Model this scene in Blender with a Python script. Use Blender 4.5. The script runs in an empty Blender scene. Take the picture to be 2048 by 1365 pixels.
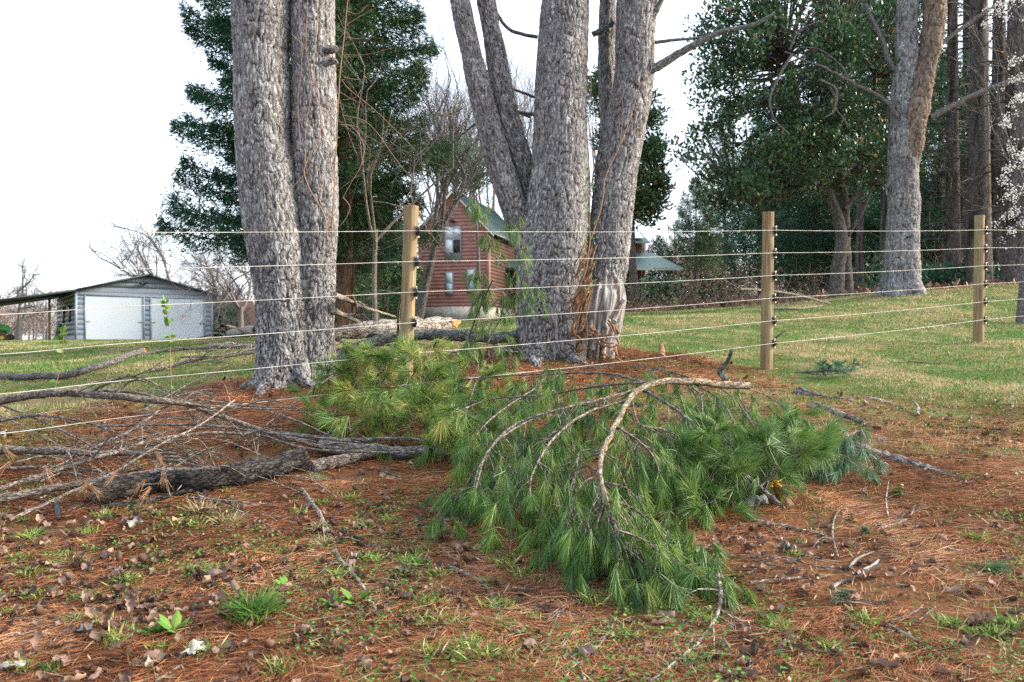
import bpy, math, random
import numpy as np
C = bpy.context.scene
COL = C.collection
# ------------------------------------------------------------------ camera, sky, sun, exposure
F = 1700.0; HY = 695.0; CZ = 1.5
cam = bpy.data.cameras.new('camera'); camo = bpy.data.objects.new('camera', cam); COL.objects.link(camo)
camo.location = (0, 0, CZ); camo.rotation_euler = (math.radians(90), 0, 0)
cam.sensor_width = 36; cam.lens = F / 2048 * 36; cam.shift_y = (HY - 682.5) / 2048
cam.clip_start = 0.05; cam.clip_end = 3000
cam.dof.use_dof = True; cam.dof.focus_distance = 5.2; cam.dof.aperture_fstop = 4.5
C.camera = camo
w = bpy.data.worlds.new("World"); C.world = w; w.use_nodes = True
nt = w.node_tree; sky = nt.nodes.new('ShaderNodeTexSky'); sky.sky_type = 'NISHITA'
SUN_EL, SUN_AZ = 25, 86          # azimuth measured from +Y (view direction) towards +X
sky.sun_disc = False; sky.sun_elevation = math.radians(SUN_EL); sky.sun_rotation = math.radians(SUN_AZ)
sky.air_density = 1.0; sky.dust_density = 4.0; sky.ozone_density = 1.2
bg = nt.nodes['Background']; bg.inputs[1].default_value = 0.15
hz_ = nt.nodes.new('ShaderNodeMixRGB'); hz_.inputs[0].default_value = .55; hz_.inputs[2].default_value = (4.0, 4.25, 4.7, 1)   # thin white cloud veil
nt.links.new(sky.outputs[0], hz_.inputs[1]); nt.links.new(hz_.outputs[0], bg.inputs[0])
sl = bpy.data.lights.new('sun', 'SUN'); so = bpy.data.objects.new('sun', sl); COL.objects.link(so)
sl.energy = 2.2; sl.angle = math.radians(14); sl.color = (1, .9, .76)
so.rotation_euler = (math.radians(90 - SUN_EL), 0, math.radians(180 - SUN_AZ))
C.view_settings.view_transform = 'Standard'; C.view_settings.look = 'None'; C.view_settings.gamma = 1
C.view_settings.exposure = 1.9
C.cycles.max_bounces = 6; C.cycles.diffuse_bounces = 3; C.cycles.transmission_bounces = 3
C.cycles.use_denoising = False
rs = np.random.RandomState(7); random.seed(5)
U = rs.uniform
# ------------------------------------------------------------------ numpy noise
def _h(ix, iy, iz, s):
    h = (ix * 374761393 + iy * 668265263 + iz * 1274126177 + s * 974634777) & 0xffffffff
    h = ((h ^ (h >> 13)) * 1274126177) & 0xffffffff
    h = ((h ^ (h >> 16)) * 2246822519) & 0xffffffff
    return ((h ^ (h >> 15)) & 0xffff) / 32767.5 - 1
def vn(p, s=0):
    p = np.asarray(p, float); i = np.floor(p).astype(np.int64); f = p - i; f = f * f * (3 - 2 * f)
    x, y, z = i[..., 0], i[..., 1], i[..., 2]; fx, fy, fz = f[..., 0], f[..., 1], f[..., 2]
    def L(a, b, t): return a + (b - a) * t
    return L(L(L(_h(x, y, z, s), _h(x+1, y, z, s), fx), L(_h(x, y+1, z, s), _h(x+1, y+1, z, s), fx), fy),
             L(L(_h(x, y, z+1, s), _h(x+1, y, z+1, s), fx), L(_h(x, y+1, z+1, s), _h(x+1, y+1, z+1, s), fx), fy), fz)
def n2(x, y, sc, s=0):
    x = np.asarray(x, float); y = np.asarray(y, float)
    return vn(np.stack([x / sc, y / sc, np.zeros_like(x)], -1), s)
def sst(a, b, x):
    t = np.clip((x - a) / (b - a), 0, 1); return t * t * (3 - 2 * t)
def nrm(v): return v / np.maximum(np.linalg.norm(v, axis=-1, keepdims=True), 1e-9)
# ------------------------------------------------------------------ terrain: thin plate spline through surveyed points
CP = np.array([(-4,1,-1.45),(0,1,-1.42),(4,1,-1.35),(0,-5,-2.0),(-3,3,-1.05),(0,3,-1.03),(3,3,-1.0),(-3.,4.99,-.74),(-.8,6.46,-.5),(2.55,8.69,-.215),
 (6.03,10.98,.065),(9.4,13.2,.35),(-1.9,7.3,-.35),(.5,8.6,-.14),(-4.4,9,-.3),(-8,15,-.25),(-7,6,-.65),(-16,30,.0),(-23,45,.4),(-17,49,.4),(-3.6,55,1.75),(8,60,2.4),
 (7.8,17,1.07),(10.2,17,1.2),(4.9,22,.97),(6.8,20,1.02),(2.1,13,.35),(-3,14,.1),(-4,24,.5),(18,25,2.2),(10,8,.0),(12,4,-.8),(-12,4,-1.2),
 (-60,100,.5),(0,110,2.5),(60,100,4),(-300,400,0),(0,500,2),(300,400,3),(-300,-200,-3),(300,-200,-2),(40,20,2.5),(-50,20,-.8)], float)
def _U(r2): return 0.5 * r2 * np.log(np.maximum(r2, 1e-12))
_n = len(CP); _K = _U(((CP[:, None, :2] - CP[None, :, :2]) ** 2).sum(-1)) + np.eye(_n) * .02
_P = np.hstack([np.ones((_n, 1)), CP[:, :2]]); _A = np.zeros((_n + 3, _n + 3))
_A[:_n, :_n] = _K; _A[:_n, _n:] = _P; _A[_n:, :_n] = _P.T
_W = np.linalg.solve(_A, np.concatenate([CP[:, 2], np.zeros(3)]))
TREE_L = (-1.84, 7.3); TREE_C = (.62, 8.65)
def terr(x, y):
    x = np.asarray(x, float); y = np.asarray(y, float); sh = x.shape; X = x.ravel(); Y = y.ravel()
    r2 = (X[:, None] - CP[None, :, 0]) ** 2 + (Y[:, None] - CP[None, :, 1]) ** 2
    z = _U(r2) @ _W[:_n] + _W[_n] + _W[_n + 1] * X + _W[_n + 2] * Y
    d = np.hypot(X, Y)
    k = 1 / (1 + d * .02)
    z = z + (n2(X, Y, .9, 3) * .035 + n2(X, Y, .33, 4) * .014) * k * sst(60, 30, d) + n2(X, Y, 30, 5) * .8 * sst(70, 150, d)
    z = z + .07 * np.exp(-((X - TREE_C[0]) ** 2 + (Y - TREE_C[1]) ** 2) / .8) + .06 * np.exp(-((X - TREE_L[0]) ** 2 + (Y - TREE_L[1]) ** 2) / .6)
    return (z + CZ).reshape(sh)
def grassmask(x, y):
    x = np.asarray(x, float); y = np.asarray(y, float)
    lo = np.where(x > 1, 4.6, 5.9); g = sst(lo, np.where(x > 1, 8.0, 7.6), y + .12 * np.abs(x) + n2(x, y, 1.3, 11) * 1.1 + n2(x, y, .4, 12) * .5)
    nz = n2(x, y, .35, 13) * .35
    dc = np.hypot((x - TREE_C[0]) * .8, (y - TREE_C[1] + .35) * 1.0); g = g * sst(.9, 1.7, dc + nz)
    dl = np.hypot(x - TREE_L[0] - .1, y - TREE_L[1] + .2); g = g * sst(.7, 1.25, dl + nz)
    # leaf litter bank under the trees on the right and beyond the lawn
    edge = 17.3 + .35 * (x - 8) * -1.0
    g = g * np.where(x > 1.5, sst(1.2, -.6, y - np.where(x < 8, 17.3 + (8 - x) * 1.2, 16.8) + nz * 3), 1)
    return np.clip(g, 0, 1)
def T(x, y): return float(terr(np.array([x]), np.array([y]))[0])
def P(px, py, D): return np.array([(px - 1024) / F * D, D, CZ - (py - HY) / F * D])
_DD = np.geomspace(2.2, 130, 1500)
def gp(px, py, h=0.0):
    x = (px - 1024) / F * _DD; z = CZ - (py - HY) / F * _DD
    d = z - terr(x, _DD) - h; k = np.argmax(d < 0) if (d < 0).any() else int(np.argmin(d))
    return P(px, py, _DD[k])
# ------------------------------------------------------------------ mesh builder
class MB:
    def __init__(s): s.v = []; s.q = []; s.t = []; s.bc = []; s.r = []; s.n = 0
    def add(s, V, F_, bc=None, rnd=None):
        V = np.asarray(V, float).reshape(-1, 3)
        if isinstance(F_, list) and np.ndim(F_[0]) == 1: F_ = [F_]
        for f in (F_ if isinstance(F_, list) else [F_]):
            f = np.asarray(f, np.int64)
            if f.size: (s.q if f.shape[1] == 4 else s.t).append(f + s.n)
        s.v.append(V); s.bc.append(V if bc is None else np.asarray(bc, float).reshape(-1, 3))
        s.r.append(np.full(len(V), .5) if rnd is None else np.broadcast_to(np.asarray(rnd, float), (len(V),)))
        s.n += len(V)
    def mesh(s, name, smooth=False):
        V = np.concatenate(s.v) if s.v else np.zeros((0, 3))
        q = np.concatenate(s.q) if s.q else np.zeros((0, 4), np.int64); t = np.concatenate(s.t) if s.t else np.zeros((0, 3), np.int64)
        me = bpy.data.meshes.new(name); me.vertices.add(len(V)); me.vertices.foreach_set('co', V.astype(np.float32).ravel())
        L = np.concatenate([q.ravel(), t.ravel()]); me.loops.add(len(L)); me.loops.foreach_set('vertex_index', L.astype(np.int32))
        nf = len(q) + len(t); me.polygons.add(nf)
        ls = np.concatenate([np.arange(len(q)) * 4, len(q) * 4 + np.arange(len(t)) * 3]).astype(np.int32)
        me.polygons.foreach_set('loop_start', ls)
        if smooth: me.polygons.foreach_set('use_smooth', np.ones(nf, bool))
        me.update(calc_edges=True)
        a = me.attributes.new('bc', 'FLOAT_VECTOR', 'POINT'); a.data.foreach_set('vector', np.concatenate(s.bc).astype(np.float32).ravel())
        a = me.attributes.new('rnd', 'FLOAT', 'POINT'); a.data.foreach_set('value', np.concatenate(s.r).astype(np.float32))
        return me
    def build(s, name, mat, parent=None, smooth=False, label=None, cat=None, group=None, kind=None):
        me = s.mesh(name, smooth); me.materials.append(mat)
        o = bpy.data.objects.new(name, me); COL.objects.link(o)
        if parent is not None: o.parent = parent
        return tag(o, label, cat, group, kind)
def tag(o, label=None, cat=None, group=None, kind=None):
    for k, v in (('label', label), ('category', cat), ('group', group), ('kind', kind)):
        if v: o[k] = v
    return o
def thing(name, label, cat, loc=(0, 0, 0), rz=0, group=None):
    o = bpy.data.objects.new(name, None); COL.objects.link(o); o.location = [float(c) for c in loc]; o.rotation_euler = (0, 0, rz); o.empty_display_size = .2
    return tag(o, label, cat, group)
def copy_tree(o, parent=None):
    c = o.copy(); COL.objects.link(c)
    if parent is not None: c.parent = parent
    for ch in list(o.children): copy_tree(ch, c)
    return c
def box(mb, x0, x1, y0, y1, z0, z1, rnd=None):
    v = [(x, y, z) for x in (x0, x1) for y in (y0, y1) for z in (z0, z1)]
    mb.add(v, [(0, 1, 3, 2), (4, 6, 7, 5), (0, 4, 5, 1), (2, 3, 7, 6), (0, 2, 6, 4), (1, 5, 7, 3)], rnd=rnd)
def spline(pts, n):
    p = np.asarray(pts, float)
    if len(p) == 2: return p[0] + (p[1] - p[0]) * np.linspace(0, 1, n)[:, None]
    e = np.vstack([2 * p[0] - p[1], p, 2 * p[-1] - p[-2]]); t = np.linspace(0, len(p) - 1 - 1e-9, n); i = t.astype(int); f = (t - i)[:, None]
    a, b, c, d = e[i], e[i + 1], e[i + 2], e[i + 3]
    return .5 * (2 * b + (c - a) * f + (2 * a - 5 * b + 4 * c - d) * f * f + (3 * b - a - 3 * c + d) * f ** 3)
def frames(p):
    t = nrm(np.gradient(p, axis=0)); n = np.zeros_like(t)
    a = np.array([0, 1., 0]) if abs(t[0][1]) < .9 else np.array([1., 0, 0])
    cur = nrm(a - t[0] * (a @ t[0]))
    for i in range(len(t)):
        cur = cur - t[i] * (cur @ t[i]); cur = cur / max(np.linalg.norm(cur), 1e-9); n[i] = cur
    return t, n, np.cross(t, n)
def tube(mb, pts, rad, n=8, seg=None, cap=True, disp=None, wob=0, rnd=.5, taper=True):
    """tube through pts; rad = list of radii at pts; disp(bc, theta, v) -> radius offset, groove"""
    pts = np.asarray(pts, float); L0 = np.linalg.norm(np.diff(pts, axis=0), axis=1).sum()
    seg = seg or max(3, 2 * len(pts)); p = spline(pts, seg)
    rad = np.asarray(rad, float) if np.ndim(rad) else np.full(len(pts), float(rad))
    r = np.interp(np.linspace(0, 1, seg), np.linspace(0, 1, len(rad)), rad)
    if wob: p = p + rs.normal(0, 1, p.shape) * wob * r[:, None] * (np.arange(seg) > 0)[:, None]
    v = np.concatenate([[0], np.cumsum(np.linalg.norm(np.diff(p, axis=0), axis=1))])
    t, a, b = frames(p); th = np.arange(n) * 2 * np.pi / n
    cs, sn = np.cos(th), np.sin(th)
    dirs = a[:, None] * cs[None, :, None] + b[:, None] * sn[None, :, None]
    o = U(0, 9, 3)
    bc = np.stack([r[:, None] * cs + o[0], r[:, None] * sn + o[1], np.repeat((v + o[2])[:, None], n, 1)], -1)
    R = np.repeat(r[:, None], n, 1); g = np.full(R.shape, float(rnd))
    if disp is not None: dr, g = disp(bc, th, v, r); R = R + dr
    V = p[:, None] + dirs * R[..., None]
    i = np.arange(seg - 1)[:, None]; j = np.arange(n)[None]; j2 = (j + 1) % n
    q = np.stack([i * n + j, i * n + j2, (i + 1) * n + j2, (i + 1) * n + j], -1).reshape(-1, 4)
    mb.add(V.reshape(-1, 3), q, bc.reshape(-1, 3), g.ravel())
    if cap:
        for k in (0, seg - 1):
            ring = V[k]; m = len(ring); tri = [(j, (j + 1) % m, m) for j in range(m)]
            if k == 0: tri = [(b_, a_, c_) for a_, b_, c_ in tri]
            mb.add(np.vstack([ring, ring.mean(0)]), np.array(tri), np.vstack([bc[k], bc[k].mean(0)]), rnd)
    return p, r
def orient(d, up=None, roll=None):
    """N directions -> rotation matrices whose local Y runs along d"""
    d = nrm(np.asarray(d, float)); N = len(d); h = rs.normal(0, 1, (N, 3)) if up is None else up
    x = nrm(np.cross(d, h)); z = np.cross(x, d)
    return np.stack([x, d, z], -1)
def scat(mb, V, F_, pos, R, sc, rnd):
    V = np.asarray(V, float); N = len(pos); sc = np.broadcast_to(np.asarray(sc, float), (N,))
    W = np.einsum('nij,kj->nki', R, V) * sc[:, None, None] + pos[:, None]
    k = len(V); off = (np.arange(N) * k)[:, None, None]
    fs = [(np.asarray(f)[None] + off).reshape(-1, len(f[0])) for f in F_]
    mb.add(W.reshape(-1, 3), fs, rnd=np.repeat(rnd, k))
def strips(mb, base, d, L, wd, droop, rnd, seg2=True, wdir=None):
    """N thin needles/blades: base (N,3), unit dir d, length L, half width wd, sag of the tip"""
    N = len(base); L = np.broadcast_to(L, (N,))[:, None]; wd = np.broadcast_to(wd, (N,))[:, None]
    s = nrm(np.cross(d, rs.normal(0, 1, (N, 3)) if wdir is None else wdir)) * wd
    tip = base + d * L; tip[:, 2] -= (np.broadcast_to(droop, (N,)) * L[:, 0])
    if seg2:
        mid = base + d * L * .5; mid[:, 2] -= np.broadcast_to(droop, (N,)) * L[:, 0] * .2
        V = np.stack([base - s * .7, base + s * .7, mid + s, mid - s, tip], 1)
        o = (np.arange(N) * 5)[:, None]
        mb.add(V.reshape(-1, 3), [o + np.array([[0, 1, 2, 3]]), o + np.array([[3, 2, 4]])], rnd=np.repeat(rnd, 5))
    else:
        V = np.stack([base - s, base + s, tip], 1); o = (np.arange(N) * 3)[:, None]
        mb.add(V.reshape(-1, 3), o + np.array([[0, 1, 2]]), rnd=np.repeat(rnd, 3))
# ------------------------------------------------------------------ materials
class NT:
    def __init__(s, name):
        s.m = bpy.data.materials.new(name); s.m.use_nodes = True; s.t = s.m.node_tree; s.b = s.t.nodes['Principled BSDF']; s.out = s.t.nodes['Material Output']
    def n(s, ty, **k):
        x = s.t.nodes.new('ShaderNode' + ty)
        for a, v in k.items():
            if a.startswith('i_'):
                q = a[2:]; x.inputs[int(q) if q.isdigit() else q.replace('_', ' ')].default_value = v
            else: setattr(x, a, v)
        return x
    def l(s, a, b): s.t.links.new(a, b)
    def attr(s, nm, vec=False): x = s.n('Attribute', attribute_name=nm); return x.outputs['Vector' if vec else 'Fac']
    def ramp(s, fac, stops, interp='LINEAR'):
        x = s.n('ValToRGB'); x.color_ramp.interpolation = interp; e = x.color_ramp.elements
        while len(e) > 1: e.remove(e[-1])
        e[0].position = stops[0][0]; e[0].color = (*stops[0][1], 1)
        for p, c in stops[1:]: k = e.new(p); k.color = (*c, 1)
        s.l(fac, x.inputs[0]); return x.outputs[0]
    def mix(s, f, a, b, mode='MIX'):
        x = s.n('MixRGB', blend_type=mode)
        for i, v in enumerate((f, a, b)):
            if hasattr(v, 'is_linked') or hasattr(v, 'links'): s.l(v, x.inputs[i])
            else: x.inputs[i].default_value = v if i == 0 else (*v, 1)
        return x.outputs[0]
    def noise(s, vec, sc, det=3, rough=.6, dist=0):
        x = s.n('TexNoise', i_Scale=sc, i_Detail=det, i_Roughness=rough, i_Distortion=dist)
        if vec is not None: s.l(vec, x.inputs['Vector'])
        return x.outputs['Fac']
    def mapv(s, vec, scale):
        x = s.n('Mapping'); x.inputs['Scale'].default_value = scale; s.l(vec, x.inputs['Vector']); return x.outputs[0]
    def bump(s, h, st=.5, dist=.01):
        x = s.n('Bump', i_Strength=st, i_Distance=dist); s.l(h, x.inputs['Height']); s.l(x.outputs[0], s.b.inputs['Normal']); return x
def setp(M, rough=.8, spec=.3, metal=0):
    M.b.inputs['Roughness'].default_value = rough; M.b.inputs['Specular IOR Level'].default_value = spec; M.b.inputs['Metallic'].default_value = metal
def m_plain(name, col, rough=.7, var=.15, sc=3, spec=.3, metal=0, bump=0):
    M = NT(name); g = M.n('NewGeometry').outputs['Position']; f = M.noise(g, sc, 4)
    c = M.ramp(f, [(.3, tuple(max(0, x * (1 - var)) for x in col)), (.7, tuple(x * (1 + var) for x in col))])
    M.l(c, M.b.inputs['Base Color']); setp(M, rough, spec, metal)
    if bump: M.bump(M.noise(g, sc * 15, 3), bump, .01)
    return M.m
def m_leaf(name, stops, rough=.55, spec=.3, trans=.25, nz=.25, nsc=1.2):
    M = NT(name); r = M.attr('rnd'); g = M.n('NewGeometry').outputs['Position']
    c = M.ramp(r, stops)
    f = M.noise(g, nsc, 3); v = M.ramp(f, [(.3, (1 - nz,) * 3), (.7, (1 + nz,) * 3)]); c = M.mix(1.0, c, v, 'MULTIPLY')
    M.l(c, M.b.inputs['Base Color']); setp(M, rough, spec)
    if trans:
        tr = M.n('BsdfTranslucent'); M.l(c, tr.inputs[0]); mx = M.n('MixShader', i_0=trans); M.l(M.b.outputs[0], mx.inputs[1]); M.l(tr.outputs[0], mx.inputs[2]); M.l(mx.outputs[0], M.out.inputs[0])
    return M.m
def m_bark(name, groove, lo, hi, lichen, brown, sc=1.0, lamt=.5, bamt=.4, crack=.8, furrow=False):
    """rnd = how high the bark plate stands"""
    M = NT(name); bc = M.attr('bc', True); r = M.attr('rnd')
    st = M.mapv(bc, (1, 1, .35)); fine = M.noise(st, 45 * sc, 5, .7); mid = M.noise(st, 14 * sc, 4, .65); big = M.noise(bc, 2.2 * sc, 3)
    col = M.ramp(mid, [(.3, lo), (.68, hi)])
    sp = M.noise(M.mapv(bc, (1, 1, .7)), 26 * sc, 5, .75)
    lf = M.mix(1.0, M.ramp(sp, [(.52, (0,) * 3), (.6, (1,) * 3)]), M.ramp(big, [(.35, (.25,) * 3), (.6, (1,) * 3)]), 'MULTIPLY')
    lf = M.mix(1.0, lf, (lamt,) * 3, 'MULTIPLY'); col = M.mix(lf, col, lichen)
    bp = M.noise(M.mapv(bc, (1, 1, .4)), 8 * sc, 4, .7); bf = M.ramp(bp, [(.56, (0,) * 3), (.68, (bamt,) * 3)]); col = M.mix(bf, col, brown)
    v = M.ramp(fine, [(.25, (.6,) * 3), (.75, (1.35,) * 3)]); col = M.mix(1.0, col, v, 'MULTIPLY')
    cr = M.noise(M.mapv(bc, (1, 1, .38)), 28 * sc, 3, .5, .35)
    ab = M.n('Math', operation='SUBTRACT', i_1=.5); M.l(cr, ab.inputs[0]); ab2 = M.n('Math', operation='ABSOLUTE'); M.l(ab.outputs[0], ab2.inputs[0])
    ck = M.ramp(ab2.outputs[0], [(.004, (1,) * 3), (.05, (0,) * 3)])
    if furrow:
        cr2 = M.noise(M.mapv(bc, (1, 1, .22)), 15 * sc, 2, .5, .5); q1 = M.n('Math', operation='SUBTRACT', i_1=.5); M.l(cr2, q1.inputs[0]); q2 = M.n('Math', operation='ABSOLUTE'); M.l(q1.outputs[0], q2.inputs[0])
        fk = M.ramp(q2.outputs[0], [(.004, (1,) * 3), (.035, (0,) * 3)])
        sx_ = M.n('SeparateXYZ'); M.l(M.n('NewGeometry').outputs['Position'], sx_.inputs[0]); mr = M.n('MapRange'); mr.inputs[1].default_value = 1.2; mr.inputs[2].default_value = 3.2; mr.inputs[3].default_value = 1; mr.inputs[4].default_value = .3; M.l(sx_.outputs[2], mr.inputs[0])
        hm = mr.outputs[0]; ck = M.mix(1.0, M.mix(1.0, ck, fk, 'ADD'), hm, 'MULTIPLY')
        bl_ = M.noise(M.mapv(bc, (1, 1, .8)), 6, 4, .7); col = M.mix(M.mix(1.0, M.ramp(bl_, [(.57, (0,) * 3), (.66, (.45,) * 3)]), (1, 1, 1), 'MULTIPLY'), col, tuple(min(1, k * 1.15) for k in lichen))
        bg_ = M.noise(bc, 1.1, 3, .6); col = M.mix(1.0, col, M.ramp(bg_, [(.3, (.78, .77, .77)), (.7, (1.2, 1.18, 1.16))]), 'MULTIPLY')
    col = M.mix(M.mix(1.0, ck, (crack,) * 3, 'MULTIPLY'), col, groove)
    gf = M.ramp(r, [(.12, (1,) * 3), (.5, (0,) * 3)]); col = M.mix(gf, col, groove)
    M.l(col, M.b.inputs['Base Color']); setp(M, .95, .1)
    pl = M.ramp(ab2.outputs[0], [(0, (0,) * 3), (.07, (1,) * 3)])
    a = M.n('Math', operation='MULTIPLY_ADD', i_1=.35); M.l(fine, a.inputs[0]); M.l(pl, a.inputs[2]); M.bump(a.outputs[0], 1.0, .012)
    return M.m
BARK = m_bark('grey_plated_bark', (.04, .034, .032), (.125, .12, .122), (.31, .31, .32), (.46, .485, .46), (.2, .13, .1), 1.3, .75, .25, furrow=True)
BARK2 = m_bark('warm_plated_bark', (.04, .024, .016), (.14, .10, .078), (.27, .21, .165), (.34, .34, .30), (.22, .12, .07), .8, .5, .7, furrow=True)
BARKB = m_bark('background_bark', (.04, .033, .03), (.09, .078, .07), (.18, .16, .15), (.2, .21, .19), (.11, .065, .045), .7, .5)
BARKR = m_bark('reddish_bark', (.05, .025, .015), (.12, .07, .045), (.22, .13, .08), (.22, .2, .16), (.2, .1, .05), .8, .2)
TWIG = m_bark('twig_bark', (.08, .06, .05), (.13, .105, .09), (.27, .235, .2), (.32, .33, .29), (.2, .13, .09), 2.5, .4)
TWIGG = m_bark('grey_twig_bark', (.08, .07, .065), (.11, .10, .10), (.24, .225, .215), (.36, .37, .34), (.17, .13, .1), 2.5, .5)
TWIGL = m_bark('pale_stick_bark', (.12, .1, .08), (.22, .19, .165), (.42, .38, .33), (.46, .45, .4), (.26, .18, .12), 2.5, .4)
TWIGD = m_bark('dark_log_bark', (.012, .01, .009), (.025, .022, .02), (.075, .068, .062), (.25, .26, .25), (.06, .04, .03), 2, .35)
PBARK = m_bark('smooth_pine_bark', (.12, .1, .08), (.15, .125, .09), (.33, .27, .19), (.36, .36, .32), (.2, .15, .1), 1.6, .3)
LIMB = m_bark('lichen_limb_bark', (.05, .05, .045), (.09, .095, .09), (.2, .215, .2), (.33, .38, .34), (.14, .1, .07), 2, .7)
BIRCH = m_bark('pale_log_bark', (.12, .1, .08), (.2, .18, .155), (.4, .37, .33), (.46, .44, .4), (.24, .15, .09), 1.2, .5)
VINE = m_plain('vine_bark', (.23, .14, .09), .9, .3, 30)
BTWIG = m_plain('bare_twigs_bark', (.13, .108, .09), .9, .25, 3)
FTWIG = m_plain('far_twigs_bark', (.12, .105, .10), .9, .2, 1)
SPLINT = m_plain('splintered_orange_wood', (.55, .25, .08), .85, .4, 12, bump=.5)
CUT = m_plain('fresh_cut_wood', (.58, .33, .16), .8, .25, 30, bump=.3)
ROOTW = m_bark('weathered_root_bark', (.05, .04, .035), (.11, .1, .09), (.27, .25, .235), (.33, .33, .31), (.17, .11, .08), 1.8, .4)
ROTW = NT('weathered_bare_wood')
_b = ROTW.attr('bc', True); _f = ROTW.noise(ROTW.mapv(_b, (1, 1, .12)), 60, 5, .7)
_s = ROTW.noise(ROTW.mapv(_b, (1, 1, .1)), 22, 3, .6)
_c = ROTW.mix(ROTW.ramp(_s, [(.5, (0,) * 3), (.6, (.85,) * 3)]), ROTW.ramp(_f, [(.3, (.15, .135, .12)), (.7, (.42, .405, .39))]), (.09, .06, .04))
ROTW.l(_c, ROTW.b.inputs['Base Color']); setp(ROTW, .85, .2); ROTW.bump(_f, .9, .01); ROTW = ROTW.m
TORN = m_plain('torn_inner_wood', (.22, .12, .065), .9, .5, 22, bump=.6)
NEED = m_leaf('pine_needles', [(0, (.03, .085, .026)), (.45, (.07, .165, .03)), (.8, (.15, .25, .042)), (.96, (.23, .26, .06)), (1, (.25, .14, .05))], .45, .4, .2, .2, 3)
NEEDY = m_leaf('yellowish_pine_needles', [(0, (.05, .13, .03)), (.4, (.10, .19, .035)), (.8, (.2, .26, .05)), (1, (.36, .28, .07))], .45, .4, .2, .2, 3)
NEEDB = m_leaf('blue_green_pine_needles', [(0, (.03, .095, .05)), (.6, (.065, .155, .08)), (1, (.15, .23, .11))], .45, .4, .2, .2, 3)
NEEDL = m_leaf('light_pine_needles', [(0, (.05, .11, .03)), (.6, (.1, .19, .05)), (1, (.17, .24, .07))], .45, .4, .3, .2, 3)
DRYN = m_leaf('dead_orange_needles', [(0, (.08, .03, .016)), (.3, (.21, .075, .031)), (.7, (.38, .15, .062)), (.9, (.38, .2, .105)), (1, (.42, .28, .17))], .7, .25, .1, .35, 1.6)
DEADL = m_leaf('dead_leaves_brown', [(0, (.045, .028, .022)), (.35, (.12, .07, .05)), (.6, (.2, .135, .11)), (.85, (.31, .2, .13)), (1, (.38, .3, .25))], .6, .3, .1, .3, 9)
GRASS = m_leaf('lawn_grass_blades', [(0, (.05, .12, .025)), (.4, (.11, .21, .045)), (.62, (.2, .25, .07)), (.72, (.36, .28, .14)), (1, (.52, .41, .24))], .6, .25, .3, .2, .8)
GREENW = m_leaf('fresh_weed_leaves', [(0, (.045, .13, .025)), (.6, (.11, .24, .04)), (1, (.2, .32, .05))], .5, .35, .3, .2, 6)
STRAW = m_leaf('straw_coloured_blades', [(0, (.18, .13, .07)), (1, (.45, .37, .2))], .6, .3, .2, .2, 6)
FOLD = m_leaf('dark_cedar_foliage', [(0, (.02, .055, .028)), (.6, (.05, .11, .042)), (1, (.11, .18, .06))], .6, .25, .12, .4, .5)
FOLB = m_leaf('bluish_evergreen_foliage', [(0, (.016, .06, .042)), (.6, (.035, .115, .07)), (1, (.075, .16, .075))], .6, .25, .15, .35, .5)
FOLP = m_leaf('soft_pine_foliage', [(0, (.05, .1, .055)), (.6, (.1, .17, .09)), (1, (.17, .24, .13))], .6, .25, .2, .35, .5)
FOLM = m_leaf('glossy_magnolia_leaves', [(0, (.03, .075, .04)), (.7, (.075, .15, .068)), (.93, (.16, .23, .08)), (1, (.34, .2, .07))], .3, .5, .12, .4, .9)
PETAL = m_leaf('white_blossom_petals', [(0, (.6, .6, .58)), (1, (.85, .84, .82))], .6, .2, .3, .1, 3)
WIRE = m_plain('white_coated_wire', (.42, .41, .38), .7, .35, 9)
BLACKP = m_plain('black_plastic', (.012, .012, .014), .35, .2, 30, .5)
STEEL = m_plain('zinc_screw', (.6, .6, .6), .35, .1, 30, .5, 1)
M_ = NT('treated_post_wood'); _b = M_.attr('bc', True); _f = M_.noise(M_.mapv(_b, (1, 1, .05)), 55, 5, .65); _g = M_.noise(_b, 3, 3)
_c = M_.ramp(_f, [(.3, (.085, .055, .03)), (.55, (.23, .165, .095)), (.75, (.38, .30, .19))]); _c = M_.mix(M_.ramp(_g, [(.45, (0,)*3), (.65, (.6,)*3)]), _c, (.25, .23, .13))
_k = M_.noise(M_.mapv(_b, (1, 1, .02)), 30, 3, .6); _c = M_.mix(M_.ramp(_k, [(.62, (0,)*3), (.66, (.8,)*3)]), _c, (.07, .045, .025)); _c = M_.mix(M_.ramp(M_.noise(M_.mapv(_b, (1, 1, .12)), 12, 4, .6), [(.5, (0,)*3), (.7, (.6,)*3)]), _c, (.2, .12, .06))
M_.l(_c, M_.b.inputs['Base Color']); setp(M_, .85, .2); M_.bump(_f, .5, .004); POSTW = M_.m
GWALL = m_plain('blue_grey_metal_siding', (.15, .18, .225), .45, .04, 1, .4)
GTRIM = m_plain('pale_blue_trim', (.2, .26, .32), .5, .05, 1)
GDOOR = m_plain('white_roll_up_door', (.37, .42, .47), .45, .03, 1, .4)
GROOF = m_plain('charcoal_roof_metal', (.035, .045, .05), .6, .15, 2)
DARK = m_plain('dark_recess', (.02, .02, .022), .7, .2, 5)
GLASS = m_plain('window_glass', (.30, .37, .42), .08, .25, .8, .9)
GLASSW = m_plain('bright_window_glass', (.6, .66, .68), .08, .25, .8, .9)
LOGM = m_plain('red_brown_log_stain', (.31, .145, .12), .7, .22, 2.5)
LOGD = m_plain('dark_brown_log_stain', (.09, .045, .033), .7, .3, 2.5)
GREENR = m_plain('green_standing_seam_roof', (.05, .10, .09), .45, .12, .6, .4)
STONE = m_plain('pale_foundation_stone', (.45, .41, .36), .9, .4, 6, bump=.5)
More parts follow.
